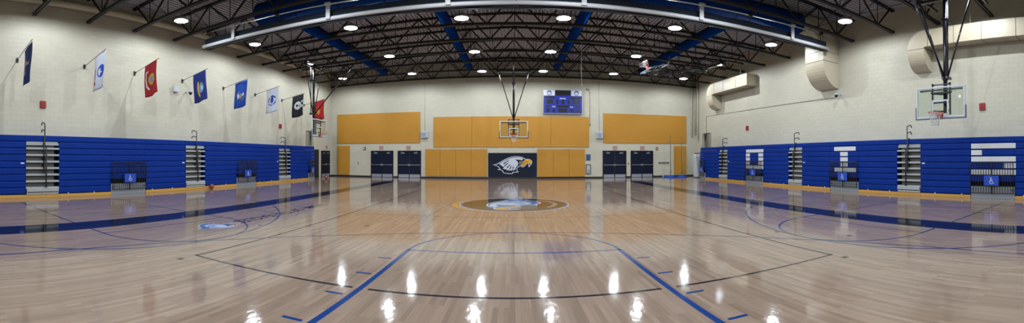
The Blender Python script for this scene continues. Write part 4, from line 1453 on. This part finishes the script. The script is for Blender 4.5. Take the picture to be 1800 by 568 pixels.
for i, (fy, cn, lab) in enumerate(FLAGS):
    t = thing('wall_flag', (XL, fy, 5.47), lab, 'flag')
    zf = lambda x: 5.47 + (x - XL) * 0.36 / 1.8
    MB().tube([(XL + 0.03, fy, 5.475), (-13.0, fy, 5.83)], 0.013, 8).build('pole', M_flagpole, t)
    MB().tube([(-13.0, fy, 5.83), (-12.96, fy, 5.838)], 0.026, 8).build('finial', M_fg, t)
    MB().bbox(XL, XL + 0.04, fy - 0.05, fy + 0.05, 5.37, 5.57, 0.01).tube([(XL + 0.02, fy, 5.47), (XL + 0.14, fy, 5.50)], 0.03, 8).build('bracket', M_black, t)
    mb, P, nu, nv = cloth(XL + 0.88, -13.06, fy, zf, 1.42, i + 3)
    cl = mb.build('cloth', fm(cn), t)
    # emblem patches follow the folds, on both faces
    for off in (-0.006, 0.006):
        mb = MB()
        ms = []
        for q, (m, poly) in enumerate(EMB[i]):
            if m not in ms: ms.append(m)
            mb.cur = ms.index(m)
            d = off * (1 + 0.25 * q)
            base = len(mb.v)
            cu = sum(p[0] for p in poly) / len(poly)
            cv = sum(p[1] for p in poly) / len(poly)
            n = len(poly)
            hollow = n >= 14 and len(poly) % 2 == 0 and (n in (14, 22, 42)) and abs(poly[0][0] - poly[-1][0]) > 0.02 and n != 14 and n != 16
            for (u, v) in poly:
                mb.v.append(P(u * nu, v * nv, d))
            if n in (14, 22, 42) and hollow or (n == 14 and abs(math.hypot(poly[0][0] - poly[-1][0], poly[0][1] - poly[-1][1])) < 0.09 and poly is not None and abs(poly[6][0] - poly[7][0]) < 0.09 and abs(poly[0][0] - cu) > 0.2):
                h = n // 2
                for k in range(h - 1):
                    mb.face([base + k, base + k + 1, base + n - 2 - k, base + n - 1 - k])
            else:
                mb.face([base + k for k in range(n)])
        mb.build('emblem', ms, cl)

# ================================================================== FLOOR LOGOS
lg = MB()
def flat(u, v, d): return (u, v, d)
lg.cur = 0
lg.prism(circ(0.03, 0, 1.90, n=64)[:-1], flat, 0, 0.0008)
lg.cur = 1
lg.prism(circ(0.03, 0, 1.86, n=64)[:-1], flat, 0, 0.0011)
lg.cur = 2
lg.prism(circ(0.03, 0, 1.80, n=64)[:-1], flat, 0, 0.0014)
lg.cur = 1
logo = part_line('centre_logo', lg, [M_fwhite, M_fblue, M_fdisk], 'dark round logo disk at mid court')
mb = MB()
mb.cur = 0
mb.ribbon(circ(0.03, 0, 2.05, math.radians(125), math.radians(255), 30), 0.22, 0, 0.0006)
mb.cur = 1
mb.ribbon(circ(0.03, 0, 2.19, math.radians(122), math.radians(258), 30), 0.03, 0, 0.0009)
mb.ribbon(circ(0.03, 0, 1.93, math.radians(122), math.radians(258), 30), 0.02, 0, 0.0009)
mb.build('outer_ring', [M_fring, M_lnavy], logo)
mb = MB()
for a in range(-40, 50, 9):
    a0 = math.radians(a)
    mb.ribbon(circ(0.03, 0, 1.42, a0, a0 + math.radians(5.5), 4), 0.16, 0, 0.0019)
mb.build('ring_marks', mat('court logo cream', (0.35, 0.31, 0.27), 0.4, coat=1.0, coat_rough=0.1), logo)
# eagle on the disk, rotated: beak to the near side
def feagle(parent, cx, cy, sc, fx, name):
    F = lambda u, v, d: (cx + v * fx[0], cy + u * fx[1], 0.0016 + d)
    mb = MB()
    for i, (pl, mi) in enumerate([(EAGLE_OUT, 0), (EAGLE_INK, 1), (EAGLE_HEAD, 0), (EAGLE_CHEEK, 1), (EAGLE_BEAK, 2)]):
        mb.cur = mi
        mb.prism(pl, F, 0, 0.0004 * (i + 1))
    for s_ in EAGLE_STREAKS:
        mb.cur = 1
        mb.prism(s_, F, 0, 0.0016)
    mb.cur = 1
    mb.prism(E([(190, 281), (300, 245), (345, 275), (318, 305), (352, 330), (322, 352), (276, 345), (276, 324), (250, 300)]), F, 0, 0.0019)
    return mb.build(name, [M_fwhite, M_fblue, M_fgold], parent)
feagle(logo, 0.02, 0.10, 1, (-4.2, -3.3), 'eagle_head')
fe = feagle(floor, -6.25, -6.90, 1, (1.7, 1.25), 'floor_eagle')
tx = text_mb('HOME OF THE EAGLES', lambda u, v, d: (-6.27 + v * 1.15, -3.95 - u, 0.0003 + d), 0.44, 0.0009, 0.006)
part_line('floor_lettering', tx, M_ldark, 'dark lettering reading HOME OF THE EAGLES along the left side')

# ================================================================== LOOSE THINGS
def ball(x, y, lab, r=0.12):
    t = thing('basketball', (x, y, 0), lab, 'ball')
    mb = MB()
    prof = [(max(0.004, r * math.sin(PI * i / 16)), r - r * math.cos(PI * i / 16)) for i in range(17)]
    mb.lathe(prof, (x, y, 0), 24)
    mb.build('body', M_ball, t)
    mb = MB()
    for ax in range(3):
        pts = []
        for i in range(28):
            a = 2 * PI * i / 28
            c, s_ = r * 1.004 * math.cos(a), r * 1.004 * math.sin(a)
            pts.append([(x + c, y + s_, r), (x + c, y, r + s_), (x, y + c, r + s_)][ax])
        mb.tube(pts, 0.003, 5, closed=True)
    mb.build('seams', M_black, t)
ball(-13.62, 0.45, 'orange basketball on the floor against the left bleachers')
ball(-12.95, 11.4, 'small dark basketball on the floor near the corner door')
def post(x, y, h, lab):
    t = thing('volleyball_post', (x, y, 0), lab, 'post')
    MB().tube([(x, y, 0.05), (x, y, h)], 0.020, 10).build('pole', M_dgrey, t)
    MB().tube([(x + 0.09, y, 0.4), (x + 0.09, y, h - 0.9)], 0.008, 6).bbox(x - 0.03, x + 0.10, y - 0.03, y + 0.03, h - 0.95, h - 0.88, 0.005).bbox(x - 0.03, x + 0.10, y - 0.03, y + 0.03, 0.4, 0.5, 0.005).build('tension_rod', M_steel, t)
    MB().lathe([(0.42, 0.0), (0.44, 0.03), (0.40, 0.08), (0.10, 0.14), (0.04, 0.20)], (x, y, 0), 24).build('base', M_signblue, t)
post(12.15, 14.75, 3.35, 'thin volleyball post on a round blue base, left of the pair')
post(12.98, 14.45, 3.25, 'thin volleyball post on a round blue base in front of the narrow right pad')
t = thing('floor_bucket', (11.8, 15.2, 0), 'small pale blue bucket on the floor beside the volleyball posts', 'bucket')
MB().lathe([(0.08, 0.0), (0.09, 0.01), (0.11, 0.18), (0.105, 0.185)], (11.72, 15.2, 0), 16).build('body', mat('pale blue plastic', (0.15, 0.35, 0.65), 0.4), t)
MB().tube([(11.72 + 0.11 * math.cos(a), 15.2, 0.18 + 0.09 * math.sin(a)) for a in [PI * i / 8 for i in range(9)]], 0.005, 5).build('handle', M_steel, t)
# covered equipment in the corner
t = thing('covered_cart', (14.02, 13.6, 0), 'tall white vinyl covered equipment standing in the far right corner', 'cover')
mb = MB()
NL, NA = 14, 40
def ringp(v):
    out = []
    for k in range(NA):
        a = 2 * PI * k / NA
        fold = 1 + 0.06 * math.sin(a * 9 + v * 2) * (0.3 + v) + 0.02 * math.sin(a * 4 + 5 * v)
        tw = 1.0 - 0.16 * v if v < 0.95 else 0.80 - (v - 0.95) * 6
        r1, r2 = 0.37, 0.30
        ex = 0.7
        c, s_ = math.cos(a), math.sin(a)
        out.append((14.02 - 0.10 * v * 1 + r1 * tw * fold * math.copysign(abs(c) ** ex, c), 13.6 + r2 * tw * fold * math.copysign(abs(s_) ** ex, s_), 0.02 + v * 1.83))
    return out
vs = [i / NL for i in range(NL + 1)]
b0 = 0
for v in vs:
    mb.v += ringp(v)
for i in range(NL):
    for k in range(NA):
        k2 = (k + 1) % NA
        mb.face([i * NA + k, i * NA + k2, (i + 1) * NA + k2, (i + 1) * NA + k], True)
mb.face([k for k in range(NA)][::-1])
mb.face([NL * NA + k for k in range(NA)])
mb.build('vinyl_cover', M_cover, t)
MB().bbox(13.72, 14.3, 13.35, 13.85, 0.0, 0.03, 0.005).build('base_plate', M_black, t)
MB().bbox(13.75, 14.28, 13.45, 13.75, 1.86, 1.92, 0.01).build('top_handle', M_black, t)

for o in bpy.data.objects:
    if '_o' in o:
        del o['_o']
